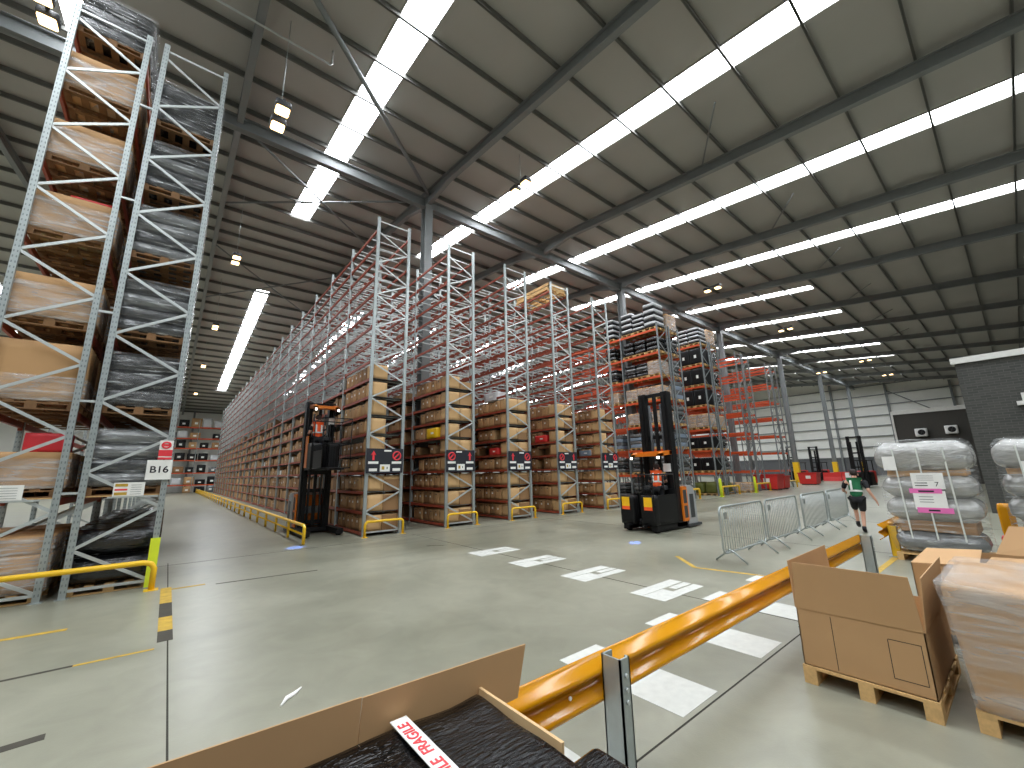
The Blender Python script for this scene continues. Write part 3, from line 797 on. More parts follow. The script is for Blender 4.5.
# wooden crate bed on top of the fourth carton rack
m_ = pallet(ROWX[3]-.02, Y0+.1, LEV[17], 1.24, 2.6, 'pale wooden crate base lying on top level of fourth carton rack', 'wood')
m_ = MB('wood')
for z in (.15, .34): m_.box(0, 0, z, .03, 2.5, z+.15); m_.box(1.17, 0, z, 1.2, 2.5, z+.15); m_.box(0, 0, z, 1.2, .03, z+.15)
tag(m_.build('crate_side', None, (ROWX[3], Y0+.15, LEV[17]-.005)), 'low slatted crate wall on the wooden base atop fourth carton rack', 'crate')
# hoops and bollards before the orange racks
for (x0, x1, lab) in ((23.4, 26.0, 'yellow hoop guard right of the order picker chassis'), (29.2, 31.8, 'yellow hoop guard before the black container rack'), (35.0, 37.6, 'yellow hoop guard before the empty rack by third column'), (41.3, 43.9, 'yellow hoop guard before the last empty rack')):
    hoop(x0, x1, Y0-.3, .6, lab, .06)
for (x, y, lab) in ((28.3, 12.9, 'yellow bollard left of the black container rack guard'), (33.9, 12.9, 'yellow bollard between the last two yellow hoop guards')):
    rt = thing('bollard', lab, 'bollard', (x, y, 0), 0, 'yellow bollards')
    m_ = MB('hivisy'); m_.tube([(0,0,0), (0,0,1.1), (0,0,1.16), (0,0,1.18)], [.09,.09,.06,.01], 12); m_.build('bollard_post', rt)
    m_ = MB('hivisy'); m_.box(-.15, -.15, 0, .15, .15, .015); m_.build('foot_plate', rt)

# rack across the far end of the aisle
FL = [1.1, 2.75, 4.5, 6.2, 7.6, 9.2]
rt = thing('pallet_rack', 'far rack across the end of the rail aisle with mixed goods', 'rack', (8.0, 74.5, 0), PI/2)
fmf = frame_meshes(1.1, 10.2, 1.2, .1); add_rack(rt, 1.1, 4, 2.7, 10.2, FL, 1.2, 'orange', fmf, 4, 4, None, 0, .14)
rf = random.Random(11)
for k, z in enumerate([0]+FL):
    for j in range(6):
        x = -2.5+j*1.34+.1 + (.05 if j % 2 else 0)
        mt = rf.choice(['blk', 'paleb', 'card2', 'blk', 'card', 'silver']); h = rf.uniform(.7, 1.1) if k < 6 else rf.uniform(.9, 1.5)
        if k == 0 and j < 3: continue
        if rf.random() < .06: continue
        w = rf.uniform(1.0, 1.24)
        m_ = MB(mt, 'label'); m_.pillow(0, 0, 0, w, .95, h, .03, 3)
        if mt != 'paleb': m_.m('label'); m_.box(w*.3, -.004, h*.3, w*.6, 0, h*.55)
        cw = {'blk': 'black', 'paleb': 'pale', 'card': 'light brown', 'card2': 'brown', 'silver': 'silvery wrapped'}[mt]
        tag(m_.build('packed_box', None, (x, 74.55, z)), '%s box, %s from left on %s level of the far aisle-end rack' % (cw, NTH[j], ORD[k]), 'box', 'goods on the far rack')
# ------------------------------------------------------------------ people
def skinned(name, nodes, edges, parent=None, mt='skin', sub=1, keep=None):
    """nodes: list of (pos, rx, ry); node 0 is the root"""
    me = bpy.data.meshes.new(name); me.from_pydata([n[0] for n in nodes], edges, [])
    ob = bpy.data.objects.new('tmp', me); COL.objects.link(ob)
    sk = ob.modifiers.new('s', 'SKIN'); sk.use_smooth_shade = True; sk.branch_smoothing = .5
    for i, n_ in enumerate(nodes):
        d = me.skin_vertices[0].data[i]; d.radius = (n_[1], n_[2]); d.use_root = (i == 0)
    ss = ob.modifiers.new('u', 'SUBSURF'); ss.levels = sub; ss.render_levels = sub
    bpy.context.view_layer.update()
    m2 = bpy.data.meshes.new_from_object(ob.evaluated_get(bpy.context.evaluated_depsgraph_get()))
    bpy.data.objects.remove(ob)
    m2.materials.clear(); m2.materials.append(M[mt])
    for p in m2.polygons: p.use_smooth = True
    return O(name, m2, parent)
def figure(label, loc, rz, pose, vest, legs='shorts', vest_label=None):
    """facing +X locally; pose gives joints"""
    rt = thing('person', label, 'person', loc, rz)
    J = {k: Vector(v) for k, v in pose.items()}
    N = []; E = []
    def nd(p, r, r2=None): N.append((tuple(p), r, r2 or r)); return len(N)-1
    def ch(par, *items):
        for (p, r) in items:
            i = nd(p, r) if not isinstance(r, tuple) else nd(p, *r)
            E.append((par, i)); par = i
        return par
    pel = nd(J['pelvis'], .13, .1)
    up = J['neck']-J['pelvis']
    ches = ch(pel, (J['pelvis']+up*.35, (.125, .1)), (J['pelvis']+up*.75, (.15, .11)))
    nk = ch(ches, (J['neck'], .062), (J['neck']+(J['head']-J['neck'])*.35, .058))
    hd = ch(nk, (J['head']-Vector((0,0,.02)), .088), (J['head']+Vector((0,0,.07)), .085))
    ch(nk, (J['head']+Vector((.085,0,-.06)), .045))
    for s in ('L', 'R'):
        sh, el, wr = J['sh'+s], J['el'+s], J['wr'+s]
        w = ch(ches, (sh, .062), ((sh+el)/2, .052), (el, .043), ((el+wr)/2, .04), (wr, .029))
        d = (wr-el).normalized(); side = d.cross(Vector((0,1,0)))
        if side.length < .2: side = d.cross(Vector((1,0,0)))
        side.normalize(); up_ = side.cross(d)
        pm = ch(w, (wr+d*.055, (.03, .022)))
        for q, L in zip((-.028, -.01, .01, .028), (.065, .078, .075, .058)):
            ch(pm, (wr+d*.09+side*q, .0095), (wr+d*(.09+L*.55)+side*q*1.15+up_*.012, .0085), (wr+d*(.09+L)+side*q*1.15+up_*.035, .007))
        ch(pm, (wr+d*.06-side*.04+up_*.01, .011), (wr+d*.095-side*.055+up_*.02, .009))
        hp, kn, an, toe = J['hip'+s], J['kn'+s], J['an'+s], J['toe'+s]
        ch(pel, (hp, .095), ((hp+kn)/2, .078), (kn, .056), (kn+(an-kn)*.35, .056), (an, .037), (an+(toe-an)*.5, .04), (toe, .032))
    skinned('body', N, E, rt, 'skin', 1)
    # clothing: each a slightly larger skin over the same joints
    def garment(nm, chains, mt):
        N2 = [(tuple(chains[0][0][0]), *chains[0][0][1])]; E2 = []
        for c in chains:
            prev = 0
            for (p, r) in c[1:]:
                N2.append((tuple(p), r[0], r[1])); E2.append((prev, len(N2)-1)); prev = len(N2)-1
        return skinned(nm, N2, E2, rt, mt, 1)
    P0 = J['pelvis']; C = P0+up*.75
    garment('shirt', [[(C, (.17, .128)), (P0+up*.35, (.146, .12)), (P0-up*.05, (.15, .12))], [(C, 0), (P0+up*.96, (.075, .075))],
        [(C, 0), (J['shL'], (.078,.078)), ((J['shL']+J['elL'])/2, (.07,.07)), (J['shL']+(J['elL']-J['shL'])*.8, (.06,.06))],
        [(C, 0), (J['shR'], (.078,.078)), ((J['shR']+J['elR'])/2, (.07,.07)), (J['shR']+(J['elR']-J['shR'])*.8, (.06,.06))]], 'cloth')
    garment('hi_vis_vest', [[(C, (.178, .138)), (P0+up*.35, (.16, .135)), (P0-up*.12, (.168, .14))], [(C, 0), (P0+up*.9, (.12, .1))]], vest)
    def band(t, r, r2, nm='reflective_band'):
        c = P0+up*t; ax = up.normalized(); m_ = MB('reflect'); vs = []
        fx = Vector((1,0,0)); fx = (fx-ax*fx.dot(ax)).normalized(); fy = ax.cross(fx)
        k = 20
        for h in (-.025, .025):
            for i in range(k):
                a = 2*PI*i/k; vs.append(c+ax*h+fx*math.cos(a)*r2+fy*math.sin(a)*r)
        m_._add(vs, [(i, (i+1)%k, (i+1)%k+k, i+k) for i in range(k)], True); m_.build(nm, rt)
    band(.33, .166, .145)
    for s in ((-1, 1) if vest != 'hivisg' else (1,)):
        ax = up.normalized(); fx = Vector((1,0,0)); fx = (fx-ax*fx.dot(ax)).normalized(); fy = Vector((0,1,0))
        m_ = MB('reflect'); 
        pts = [P0+up*.36-fx*.148+fy*s*.085, P0+up*.75-fx*.146+fy*s*.085, P0+up*.93-fx*.105+fy*s*.085]
        for a, c in zip(pts, pts[1:]): m_.bar(a, c, .05, .012, up=fx)
        m_.build('reflective_brace', rt)
    end = .75 if legs == 'shorts' else None
    def lg(s):
        hp, kn, an = J['hip'+s], J['kn'+s], J['an'+s]
        c = [(P0, (.148,.12)), (hp, (.115,.115)), ((hp+kn)/2, (.1,.1))]
        if legs == 'shorts': c += [(hp+(kn-hp)*.9, (.09,.09))]
        else: c += [(kn, (.075,.075)), ((kn+an)/2, (.068,.068)), (kn+(an-kn)*.93, (.055,.055))]
        return c
    garment('shorts' if legs == 'shorts' else 'trousers', [lg('L'), lg('R')], 'cloth')
    for s in ('L', 'R'):
        an, toe = J['an'+s], J['toe'+s]; m_ = MB('blk'); d = toe-an
        m_.tube([an+Vector((0,0,.06))-d*.2, an-d*.35-Vector((0,0,.02)), an+d*.4-Vector((0,0,.012)), toe+d*.15, toe+d*.35], [.05, .052, .052, .048, .02], 10)
        m_.build('shoe', rt)
    h = J['head']; m_ = MB('hair'); m_.pillow(h.x-.108, h.y-.092, h.z-.04, h.x+.075, h.y+.092, h.z+.165, .09, 6, .008); m_.build('hair', rt)
    for s in (-1, 1):
        m_ = MB('skin'); m_.pillow(h.x-.03, h.y+s*.095-.012, h.z-.03, h.x+.02, h.y+s*.095+.012, h.z+.035, .012, 3); m_.build('ear', rt)
        m_ = MB('ink'); m_.pillow(h.x+.083, h.y+s*.035-.012, h.z+.012, h.x+.1, h.y+s*.035+.012, h.z+.03, .008, 3); m_.build('eye', rt)
    m_ = MB('skin'); m_.pillow(h.x+.085, h.y-.014, h.z-.03, h.x+.118, h.y+.014, h.z+.015, .013, 3); m_.build('nose', rt)
    m_ = MB('signred'); m_.pillow(h.x+.1, h.y-.022, h.z-.07, h.x+.126, h.y+.022, h.z-.058, .006, 3); m_.build('mouth', rt)
    return rt
stand = dict(pelvis=(0,0,.95), neck=(.03,0,1.45), head=(.06,0,1.6), shL=(.02,.19,1.4), shR=(.02,-.19,1.4), elL=(.06,.26,1.13), elR=(.06,-.26,1.13),
    wrL=(.28,.24,1.08), wrR=(.28,-.24,1.08), hipL=(0,.1,.9), hipR=(0,-.1,.9), knL=(.03,.11,.5), knR=(.03,-.11,.5), anL=(-.01,.11,.1), anR=(-.01,-.11,.1), toeL=(.13,.13,.045), toeR=(.13,-.13,.045))
walk = dict(pelvis=(0,0,.96), neck=(.1,0,1.47), head=(.17,-.01,1.6), shL=(.07,.21,1.41), shR=(.09,-.21,1.41), elL=(.18,.31,1.14), elR=(-.08,-.3,1.13),
    wrL=(.4,.27,1.1), wrR=(-.02,-.4,.9), hipL=(0,.1,.91), hipR=(0,-.1,.91), knL=(.26,.1,.56), knR=(.02,-.06,.5), anL=(.24,.1,.2), anR=(-.1,-.04,.1), toeL=(.38,.1,.14), toeR=(.03,-.04,.045))
figure('person walking away in a dark green hi-vis vest and black shorts', (15.55, 3.22, 0), math.radians(8), walk, 'hivisg')

# ------------------------------------------------------------------ order pickers
def order_picker(label, loc, rz, zf, pic):
    D = -.5 if zf > 1 else 0; CX = .82
    r = thing('order_picker', label, 'forklift truck', loc, rz, 'orange order pickers')
    # chassis behind the mast
    c = MB('trkgr', 'dkgrey'); 
    c.prism([(-1.0, .12), (-.42, .12), (-.42, 1.34), (-.72, 1.34), (-.88, 1.27), (-.97, 1.1), (-1.0, .8)], 'y', -.6, .6)
    c.m('dkgrey'); c.box(-.85, -.612, .3, -.6, -.6, 1.05); c.box(-.85, .6, .3, -.6, .612, 1.05); c.box(-1.15, -.66, .04, -.3, .66, .12)
    c.build('chassis', r)
    for s in (-1, 1):
        o = MB('trkor', 'dkgrey'); o.box(-.44, s*.52-.1, .22, -.12, s*.52+.1, 1.3); o.build('side_housing', r)
        o = MB('dkgrey')
        o.box(-.38, s*.622-.004, .32, -.18, s*.622+.004, .7); o.box(-.38, s*.622-.004, .78, -.18, s*.622+.004, 1.2); o.build('housing_recess', r)
    bt = MB('trkor', 'trkgr', 'blk'); bt.box(-.42, -.4, .25, -.3, .4, .62); bt.m('trkgr'); bt.box(-.42, -.4, .64, -.3, .4, .86); bt.m('trkor'); bt.box(-.42, -.4, .88, -.3, .4, 1.25)
    bt.build('battery_cover', r)
    b_ = MB('blk'); b_.box(-.3, -.6, .05, 1.45, -.4, .22); b_.box(-.3, .4, .05, 1.45, .6, .22); b_.box(-.3, -.6, .08, .3, .6, .2); b_.build('base_legs', r)
    for s in (-1, 1):
        w = MB('rubber'); w.cyl((1.3, s*.5-.06, .1), (1.3, s*.5+.06, .1), .1, 14); w.build('load_wheel', r)
    w = MB('rubber'); w.cyl((-.75, -.1, .17), (-.75, .1, .17), .17, 16); w.build('drive_wheel', r)
    HM = 4.5
    for s in (-1, 1):
        m_ = MB('blk'); m_.box(-.14, s*.44-.12, .1, .12, s*.44+.12, HM); m_.box(.1, s*.44-.04, .1, .17, s*.44+.04, HM-.1); m_.build('mast_column', r)
        m_ = MB('dkgrey'); m_.cyl((.0, s*.22, .3), (.0, s*.22, HM-.4), .045, 10); m_.build('lift_ram', r)
    m_ = MB('blk')
    for z in (.3, 1.35, 2.9, HM-.12): m_.box(-.12, -.34, z, -.02, .34, z+.12)
    m_.build('mast_crossbar', r)
    m_ = MB('blk'); m_.box(-.03, -.06, .25, .03, .06, HM-.1); m_.build('hose_guide', r)
    # lifting cab
    cab = MB('blk', 'dkgrey'); cab.box(.2, -.6, zf-.1, 1.3+D, .6, zf); cab.box(.2, -.6, zf, .28, .6, zf+.95); cab.box(.2, -.45, zf-.25, .5, .45, zf-.1)
    for s in (-1, 1): cab.box(.25, s*.6-.02, zf, 1.3+D, s*.6+.02, zf+.8)
    cab.build('cab_floor_and_sides', r)
    for s in (-1, 1):
        f = MB('blk'); f.pillow(1.25+D, min(s*.12, s*.62), zf-.08, 1.54+D, max(s*.12, s*.62), zf+.8, .03, 4); f.build('front_panel', r)
        y0, y1 = min(s*.26, s*.54), max(s*.26, s*.54)
        if zf < 1: f = MB('reflyel', 'hiviso'); f.box(1.54, y0, zf+.46, 1.55, y1, zf+.74); f.m('hiviso'); f.box(1.54, y0, zf+.36, 1.55, y1, zf+.46); f.build('reflector_plate', r)
        p = MB('blk'); p.box(.22, s*.56-.04, zf, .3, s*.56+.04, zf+2.05); p.build('cab_pillar', r)
    if zf > 1: p = MB('trkor'); p.box(.24, -.63, zf-.02, .55, -.605, zf+1.05); p.build('side_cover', r)
    # rails round the front of the platform
    rl = MB('blk'); z1 = zf+1.42
    rl.tube([(.3, .6, z1), (1.52+D, .6, z1), (1.52+D, .1, z1)], .025, 8)
    for (x, y) in ((1.52+D, .6), (1.52+D, .12), (.9+D, .6)): rl.cyl((x, y, zf+.5), (x, y, z1), .02, 8)
    rl.build('guard_rail', r)
    me_ = MB('blk')
    for i in range(9 if zf < 1 else 0):
        y = .58-i*.055; me_.box(1.51+D, y, zf+.8, 1.52+D, y+.008, z1)
    for i in range(5 if zf < 1 else 1): me_.box(1.51+D, .12, zf+.85+i*.1, 1.52+D, .6, zf+.858+i*.1)
    me_.build('mesh_screen', r)
    cn = MB('trkor', 'dkgrey'); pf = [(.15, zf+2.06), (CX, zf+2.0), (CX, zf+2.07), (CX-.2, zf+2.15), (.15, zf+2.18)]
    cn.prism(pf, 'y', -.56, -.4); cn.prism(pf, 'y', .4, .56)
    cn.box(CX-.15, -.56, zf+2.0, CX, .56, zf+2.09); cn.box(.15, -.56, zf+2.06, .3, .56, zf+2.18)
    for i in range(4): cn.box(.36+i*.09, -.4, zf+2.03, .4+i*.09, .4, zf+2.1)
    cn.build('overhead_guard', r)
    for s in (-1, 1):
        l_ = MB('blk', 'lampw'); l_.pillow(CX-.02, s*.5-.06, zf+1.9, CX+.08, s*.5+.06, zf+2.0, .02, 3); l_.m('lampw'); l_.box(CX+.08, s*.5-.045, zf+1.915, CX+.085, s*.5+.045, zf+1.985); l_.build('work_lamp', r)
    co = MB('dkgrey', 'blk'); co.pillow(.28, -.4, zf+.9, .5, .4, zf+1.05, .04, 4); co.tube([(.42, .2, zf+1.0), (.44, .2, zf+1.16)], .03, 8); co.tube([(.42, -.2, zf+1.0), (.44, -.2, zf+1.16)], .03, 8); co.build('control_console', r)
    d = MB('white'); d.box(.3, .3, zf+1.5, .32, .56, zf+1.76); d.build('notice_board', r)
    ff = MB('blk')
    for s in (-1, 1): ff.box(1.3+D, s*.28-.06, zf-.12, 2.25 if zf > 1 else 1.7, s*.28+.06, zf-.07)
    ff.build('forks', r)
    if zf > 1:
        ca = MB('blk'); zt = zf+1.5; zb = zf-.06; xa, xb, yw = 1.2, 2.25, .58
        for (x, y) in ((xa, yw), (xb, yw), (xb, -yw), (xa, -yw)): ca.cyl((x, y, zb), (x, y, zt), .02, 6)
        for z in (zb, zf+.7, zt): ca.tube([(xa, yw, z), (xb, yw, z), (xb, -yw, z), (xa, -yw, z)], .018, 6, closed=True)
        ca.box(xa, -yw, zb-.02, xb, yw, zb); ca.box(xa, -yw, zb, xb, -yw+.01, zf+.5)
        for i in range(12):
            y = -yw+2*yw*i/11; ca.box(xb-.005, y-.004, zb, xb+.003, y+.004, zf+.7)
        ca.build('load_cage', r)
    bl = bpy.data.lights.new('spot', 'SPOT'); bl.energy = 1600 if zf < 1 else 4500; bl.color = (.1, .25, 1); bl.spot_size = math.radians(7); bl.shadow_soft_size = .02; bl.spot_blend = .5
    bo = O('floor_spot_lamp', bl, r, (1.52, -.2, zf+2.1)); 
    v = Vector((3.2, 1.0, 0)) if zf < 1 else Vector((2.9, -1.1, 0)); dv = v-Vector((1.52, -.2, zf+2.1))
    bo.rotation_mode = 'QUATERNION'; bo.rotation_quaternion = dv.to_track_quat('-Z', 'Y')
    return r
T1 = (4.02, 15.9, 0); T2 = (12.95, 7.85, 0)
t1 = order_picker('orange and black order picker with cab raised beside the first rack', T1, -PI/2, 2.2, 1)
for ch in t1.children:
    if ch.type == 'MESH' and ch.name.split('.')[0] not in ('chassis', 'base_legs', 'drive_wheel', 'load_wheel'):
        k_ = .88 if ch.name.startswith(('mast', 'lift', 'hose', 'side_h', 'housing', 'battery')) else .74
        for v_ in ch.data.vertices: v_.co.y *= k_
order_picker('orange and black order picker with cab lowered on the open floor', T2, PI, .3, 2)
figure('operator in orange hi-vis vest standing in the raised order picker cab', (3.86, 15.42, 2.26), PI/2, stand, 'hiviso', 'trousers')
bow = dict(stand); bow.update(neck=(.12,0,1.42), head=(.24,0,1.54), shL=(.1,.19,1.36), shR=(.1,-.19,1.36), elL=(.22,.27,1.12), elR=(.22,-.27,1.12), wrL=(.44,.2,1.12), wrR=(.44,-.2,1.12))
figure('operator in orange hi-vis vest in the lowered order picker cab', (12.36, 7.68, .36), math.radians(20), bow, 'hiviso', 'trousers')
# ------------------------------------------------------------------ crowd barriers
def barrier():
    r = thing('crowd_barrier', '', 'barrier')
    L, zb, zt, R = 2.2, .2, 1.1, .12
    k = []
    for (cx, cz, a0) in ((R, zb+R, PI), (L-R, zb+R, 1.5*PI), (L-R, zt-R, 0), (R, zt-R, .5*PI)):
        for i in range(5): t = a0+i*PI/8; k.append((cx+R*math.cos(t), 0, cz+R*math.sin(t)))
    m_ = MB('galv'); m_.tube(k, .021, 8, closed=True); m_.build('barrier_frame', r)
    for i in range(19):
        x = L*(i+1)/20; m_ = MB('galv'); m_.cyl((x, 0, zb), (x, 0, zt), .0085, 6); m_.build('bar', r)
    for x in (.3, L-.3):
        m_ = MB('galv')
        m_.tube([(x-.02, -.32, .015), (x, -.02, .24), (x, .02, .24), (x+.02, .32, .015)], .019, 8); m_.build('foot', r)
    m_ = MB('galv'); m_.box(.2, -.012, .85, .32, .012, .98); m_.build('name_plate', r)
    return r
proto = barrier()
for i, (x, lab) in enumerate(((8.78, 'steel crowd barrier nearest the camera, first of the row of four'), (11.14, 'steel crowd barrier second along the row of four'), (13.72, 'steel crowd barrier third along the row of four'), (16.1, 'steel crowd barrier at far end, partly behind the walking person'))):
    o = proto if i == 0 else copy_tree(proto)
    o.location = (x, 4.1, 0); tag(o, lab, 'barrier', 'crowd barriers')

# ------------------------------------------------------------------ amber W-beam crash barrier
def wprof(n=26):
    # (depth, height) of a W-beam cross section, depth towards +y
    out = []
    for i in range(n+1):
        t = i/n; z = .31*t
        d = .042*(1-math.cos(4*PI*t)) if .02 < t < .98 else 0
        out.append((d, z))
    return out
def wbeam(x0, x1, parent):
    P = wprof(); m_ = MB('amber'); k = len(P); vs = []
    for x in (x0, x1):
        for (d, z) in P: vs.append((x, .0-d, .355+z))
        for (d, z) in P: vs.append((x, .006-d, .355+z))
    f = []
    n2 = 2*k
    for i in range(k-1):
        f += [(i, i+1, n2+i+1, n2+i), (k+i+1, k+i, n2+k+i, n2+k+i+1), (i, k+i, k+i+1, i+1), (n2+i+1, n2+k+i+1, n2+k+i, n2+i)]
    f += [(0, n2, n2+k, k), (k-1, 2*k-1, n2+2*k-1, n2+k-1)]
    m_._add(vs, f, True); return m_.build('w_beam', parent)
def wpost(x, parent, mt='galv', h=.7, y=-.24):
    p = MB(mt); p.box(x, y, 0, x+.012, y+.15, h); p.box(x, y, 0, x+.1, y+.012, h); p.box(x, y+.138, 0, x+.1, y+.15, h); p.box(x+.088, y, 0, x+.1, y+.03, h)
    o = p.build('barrier_post', parent)
    q = MB('galv'); q.box(x-.07, y-.05, 0, x+.17, y+.2, .015); q.build('base_plate', o)
    q = MB('galv2')
    for z in (.45, .52, .6): q.cyl((x+.05, y-.015, z), (x+.05, y+.0, z), .014, 8)
    q.build('bolt', o)
    return o
W = thing('crash_barrier', 'amber yellow corrugated crash barrier on steel posts, crossing the foreground', 'crash barrier', (0, 2.1, 0))
wbeam(.2, 9.75, W)
for x in (2.38, 6.15, 9.38): wpost(x, W)
q = MB('label')
for x in (2.1,):
    for z in (.43, .51, .6): q.cyl((x, -.062, z), (x, -.052, z), .012, 8)
q.build('bolt', W)
W2 = thing('crash_barrier', 'short amber crash barrier section beside the pink labelled bale stack', 'crash barrier', (0, 2.15, 0))
wbeam(11.55, 14.2, W2)
for x in (11.9, 13.6): wpost(x, W2, 'yellow', .62)

# ------------------------------------------------------------------ cartons on pallets, right foreground
def open_carton(x, y, z, dx, dy, h, flap, label, angs, printing=True, cat='box'):
    """angs: outward lean of flaps from vertical: front(-x), back(+x), left(+y), right(-y)"""
    r = thing('open_carton', label, cat, (x, y, z))
    t = .008; b_ = MB('cardfg')
    b_.box(0, 0, 0, dx, dy, t)
    for (a0, b0, a1, b1) in ((0,0,t,dy), (dx-t,0,dx,dy), (0,0,dx,t), (0,dy-t,dx,dy)): b_.box(a0, b0, 0, a1, b1, h)
    b_.build('carton_body', r)
    def fl(p0, p1, out, ang, L, taper=.0):
        p0 = Vector(p0); p1 = Vector(p1); o = Vector(out); d = Vector((0,0,1))*math.cos(ang)+o*math.sin(ang)
        e = (p1-p0).normalized(); q = [p0, p1, p1+d*L-e*taper, p0+d*L+e*taper]
        m_ = MB('cardfg'); m_.plate(q, t); return m_.build('flap', r)
    fl((0, dy, h), (0, 0, h), (-1,0,0), angs[0], flap, .03); fl((dx, 0, h), (dx, dy, h), (1,0,0), angs[1], flap)
    fl((dx, dy, h), (0, dy, h), (0,1,0), angs[2], flap, .01); fl((0, 0, h), (dx, 0, h), (0,-1,0), angs[3], flap, .01)
    if printing:
        p = MB('ink'); e = .0035; y0 = dy*.04; y1 = dy*.27; z0 = h*.18; z1 = h*.78
        for (ya, za, yb, zb) in ((y0,z0,y1,z0+e*1.3), (y0,z1,y1,z1+e*1.3), (y0,z0,y0+e*1.3,z1), (y1,z0,y1+e*1.3,z1)): p.box(-.0012, ya, za, -.0002, yb, zb)
        p.build('printed_frame', r)
        p = MB('joint'); p.box(-.001, dy*.7, .02, -.0002, dy*.706, h*.95); p.build('crease', r)
    return r
rad = math.radians
pallet(4.64, .70, 0, 1.25, .88, 'wooden pallet under the open brown carton by the crash barrier')
oc = open_carton(4.66, .71, .144, 1.2, .86, .47, .4, 'open brown carton with raised flaps on pallet by the crash barrier', (rad(3), rad(112), rad(2), rad(5)))
m_ = MB('ink')   # scuffed smudges and one faint line of print on the raised front flap
rs = random.Random(5)
for i in range(26):
    t_ = i/25; yy = .62-.3*t_+rs.uniform(-.02, .02); zz = .76-.1*t_+rs.uniform(-.02, .02); m_.box(-.0165, yy, zz, -.016, yy+rs.uniform(.002, .007), zz+rs.uniform(.002, .006))
for i in range(9): m_.box(-.0165, .36-i*.018, .75, -.016, .37-i*.018, .759)
m_.build('faint_print', oc)
# film wrapped carton at the right edge
pallet(4.72, -.75, 0, 1.2, 1.28, 'wooden pallet under the film wrapped carton at right edge')
rt = thing('wrapped_carton', 'brown carton wrapped in clear stretch film at right edge of view', 'box', (4.72, -.75, .144))
def taper_box(mb, x0, y0, x1, y1, z0, z1, g, n=10, wob=0, seed=0):
    vs = []; fs = []; 
    o = len(mb.v)
    mb.pillow(x0, y0, z0, x1, y1, z1, .02 if not wob else .035, n, wob, seed)
    for i in range(o, len(mb.v)):
        x, y, z = mb.v[i]; t = (z-z0)/(z1-z0); cx, cy = (x0+x1)/2, (y0+y1)/2
        mb.v[i] = (cx+(x-cx)*(1+g*t), cy+(y-cy)*(1+g*t), z)
m_ = MB('cardfg'); taper_box(m_, .0, 0, 1.18, 1.26, 0, .84, .1); m_.build('carton_body', rt)
m_ = MB('filmhvy'); taper_box(m_, -.02, -.02, 1.2, 1.28, 0, .88, .11, 14, .02, 4); m_.build('stretch_wrap', rt)
m_ = MB('card'); m_.plate([(.75, .3, .895), (1.25, .05, .9), (1.45, .5, .97), (1.0, .8, .93)], .008); m_.build('loose_flap', rt)
# open carton behind, flaps folded out
pallet(6.6, -.55, 0, 1.3, 1.6, 'wooden pallet under the open carton behind the wrapped one', 'wood')
rt = thing('open_carton', 'open pale carton with flaps folded outward behind the wrapped carton', 'box', (6.62, -.5, .144))
DX, DY, HH, t = 1.25, 1.5, .66, .008
b_ = MB('card'); b_.box(0,0,0,DX,DY,t)
for (a0, b0, a1, b1) in ((0,0,t,DY), (DX-t,0,DX,DY), (0,0,DX,t), (0,DY-t,DX,DY)): b_.box(a0, b0, 0, a1, b1, HH)
b_.build('carton_body', rt)
for pts in ([(0, DY, HH), (DX*.98, DY, HH), (DX*.9, DY-.5, HH+.05), (.05, DY-.52, HH+.03)], [(0, DY-.55, HH+.02), (0, .1, HH+.02), (.5, .12, HH+.1), (.48, DY-.6, HH+.06)],
            [(0, .3, HH), (DX, .3, HH+.02), (DX+.2, -.35, HH+.3), (-.35, -.25, HH+.12)], [(DX, 0, HH), (DX, .9, HH), (DX+.3, .75, HH+.3), (DX+.3, 0, HH+.34)]):
    m_ = MB('card'); m_.plate(pts, .008); m_.build('flap', rt)
# bale stacks in clear film
def bale_stack(x, y, label, npk, tilt=0, pinkrow=True):
    pallet(x-.02, y-.02, 0, 1.2, 1.3, 'wooden pallet under the '+label)
    r = thing('bale_stack', label, 'wrapped goods', (x, y, .144))
    spec = [('silver', 0, .44, .04), ('card2', .42, .64, .08), ('bale', .6, 1.1, .0), ('bale', 1.04, 1.54, .0), ('card', 1.5, 1.64, .06), ('bale', 1.58, 2.18, -.03)]
    for i, (mt, z0, z1, ins) in enumerate(spec):
        m_ = MB(mt); m_.pillow(0+ins, ins, z0, 1.15-ins, 1.26-ins, z1, .2 if mt[0] in 'sb' else .02, 12, .035, i+npk, .05 if mt[0] in 'sb' else 0)
        m_.build('bale' if mt[0] in 'sb' else 'card_sheet', r)
    f = MB('filmclr'); f.pillow(-.07, -.07, 0, 1.22, 1.33, 2.22, .16, 14, .03, npk); f.build('stretch_wrap', r)
    st_ = MB('reflect')
    for yy in (.25, .62, .98): st_.bar((-.085, yy, .3), (-.085, yy+.04, 2.05), .003, .025, up=(0,1,0))
    st_.build('white_strap', r)
    return r
bs = bale_stack(11.65, .66, 'clear film wrapped bale stack with pink edged label', 1)
def lab_face(nm, mt, y0, y1, z0, z1, x=-.09):
    m_ = MB(mt); m_.box(x, y0, z0, x+.004, y1, z1); return m_.build(nm, bs)
ll = lab_face('delivery_label', 'paper', .36, .82, 1.25, 1.56)
m_ = MB('ink')
for z in (1.5, 1.46, 1.42): m_.box(-.093, .5, z, -.09, .74, z+.006)
for z in (1.36, 1.31): m_.box(-.093, .6, z, -.09, .78, z+.016)
m_.build('print', ll)
text_mesh('7', .12, 'ink', 'lettering', ll, Matrix.Translation((-.093, .47, 1.34)) @ Matrix.Rotation(-PI/2, 4, 'Z') @ Matrix.Rotation(PI/2, 4, 'X'))
p2 = lab_face('pink_label', 'paper', .38, .84, .86, 1.22, -.095)
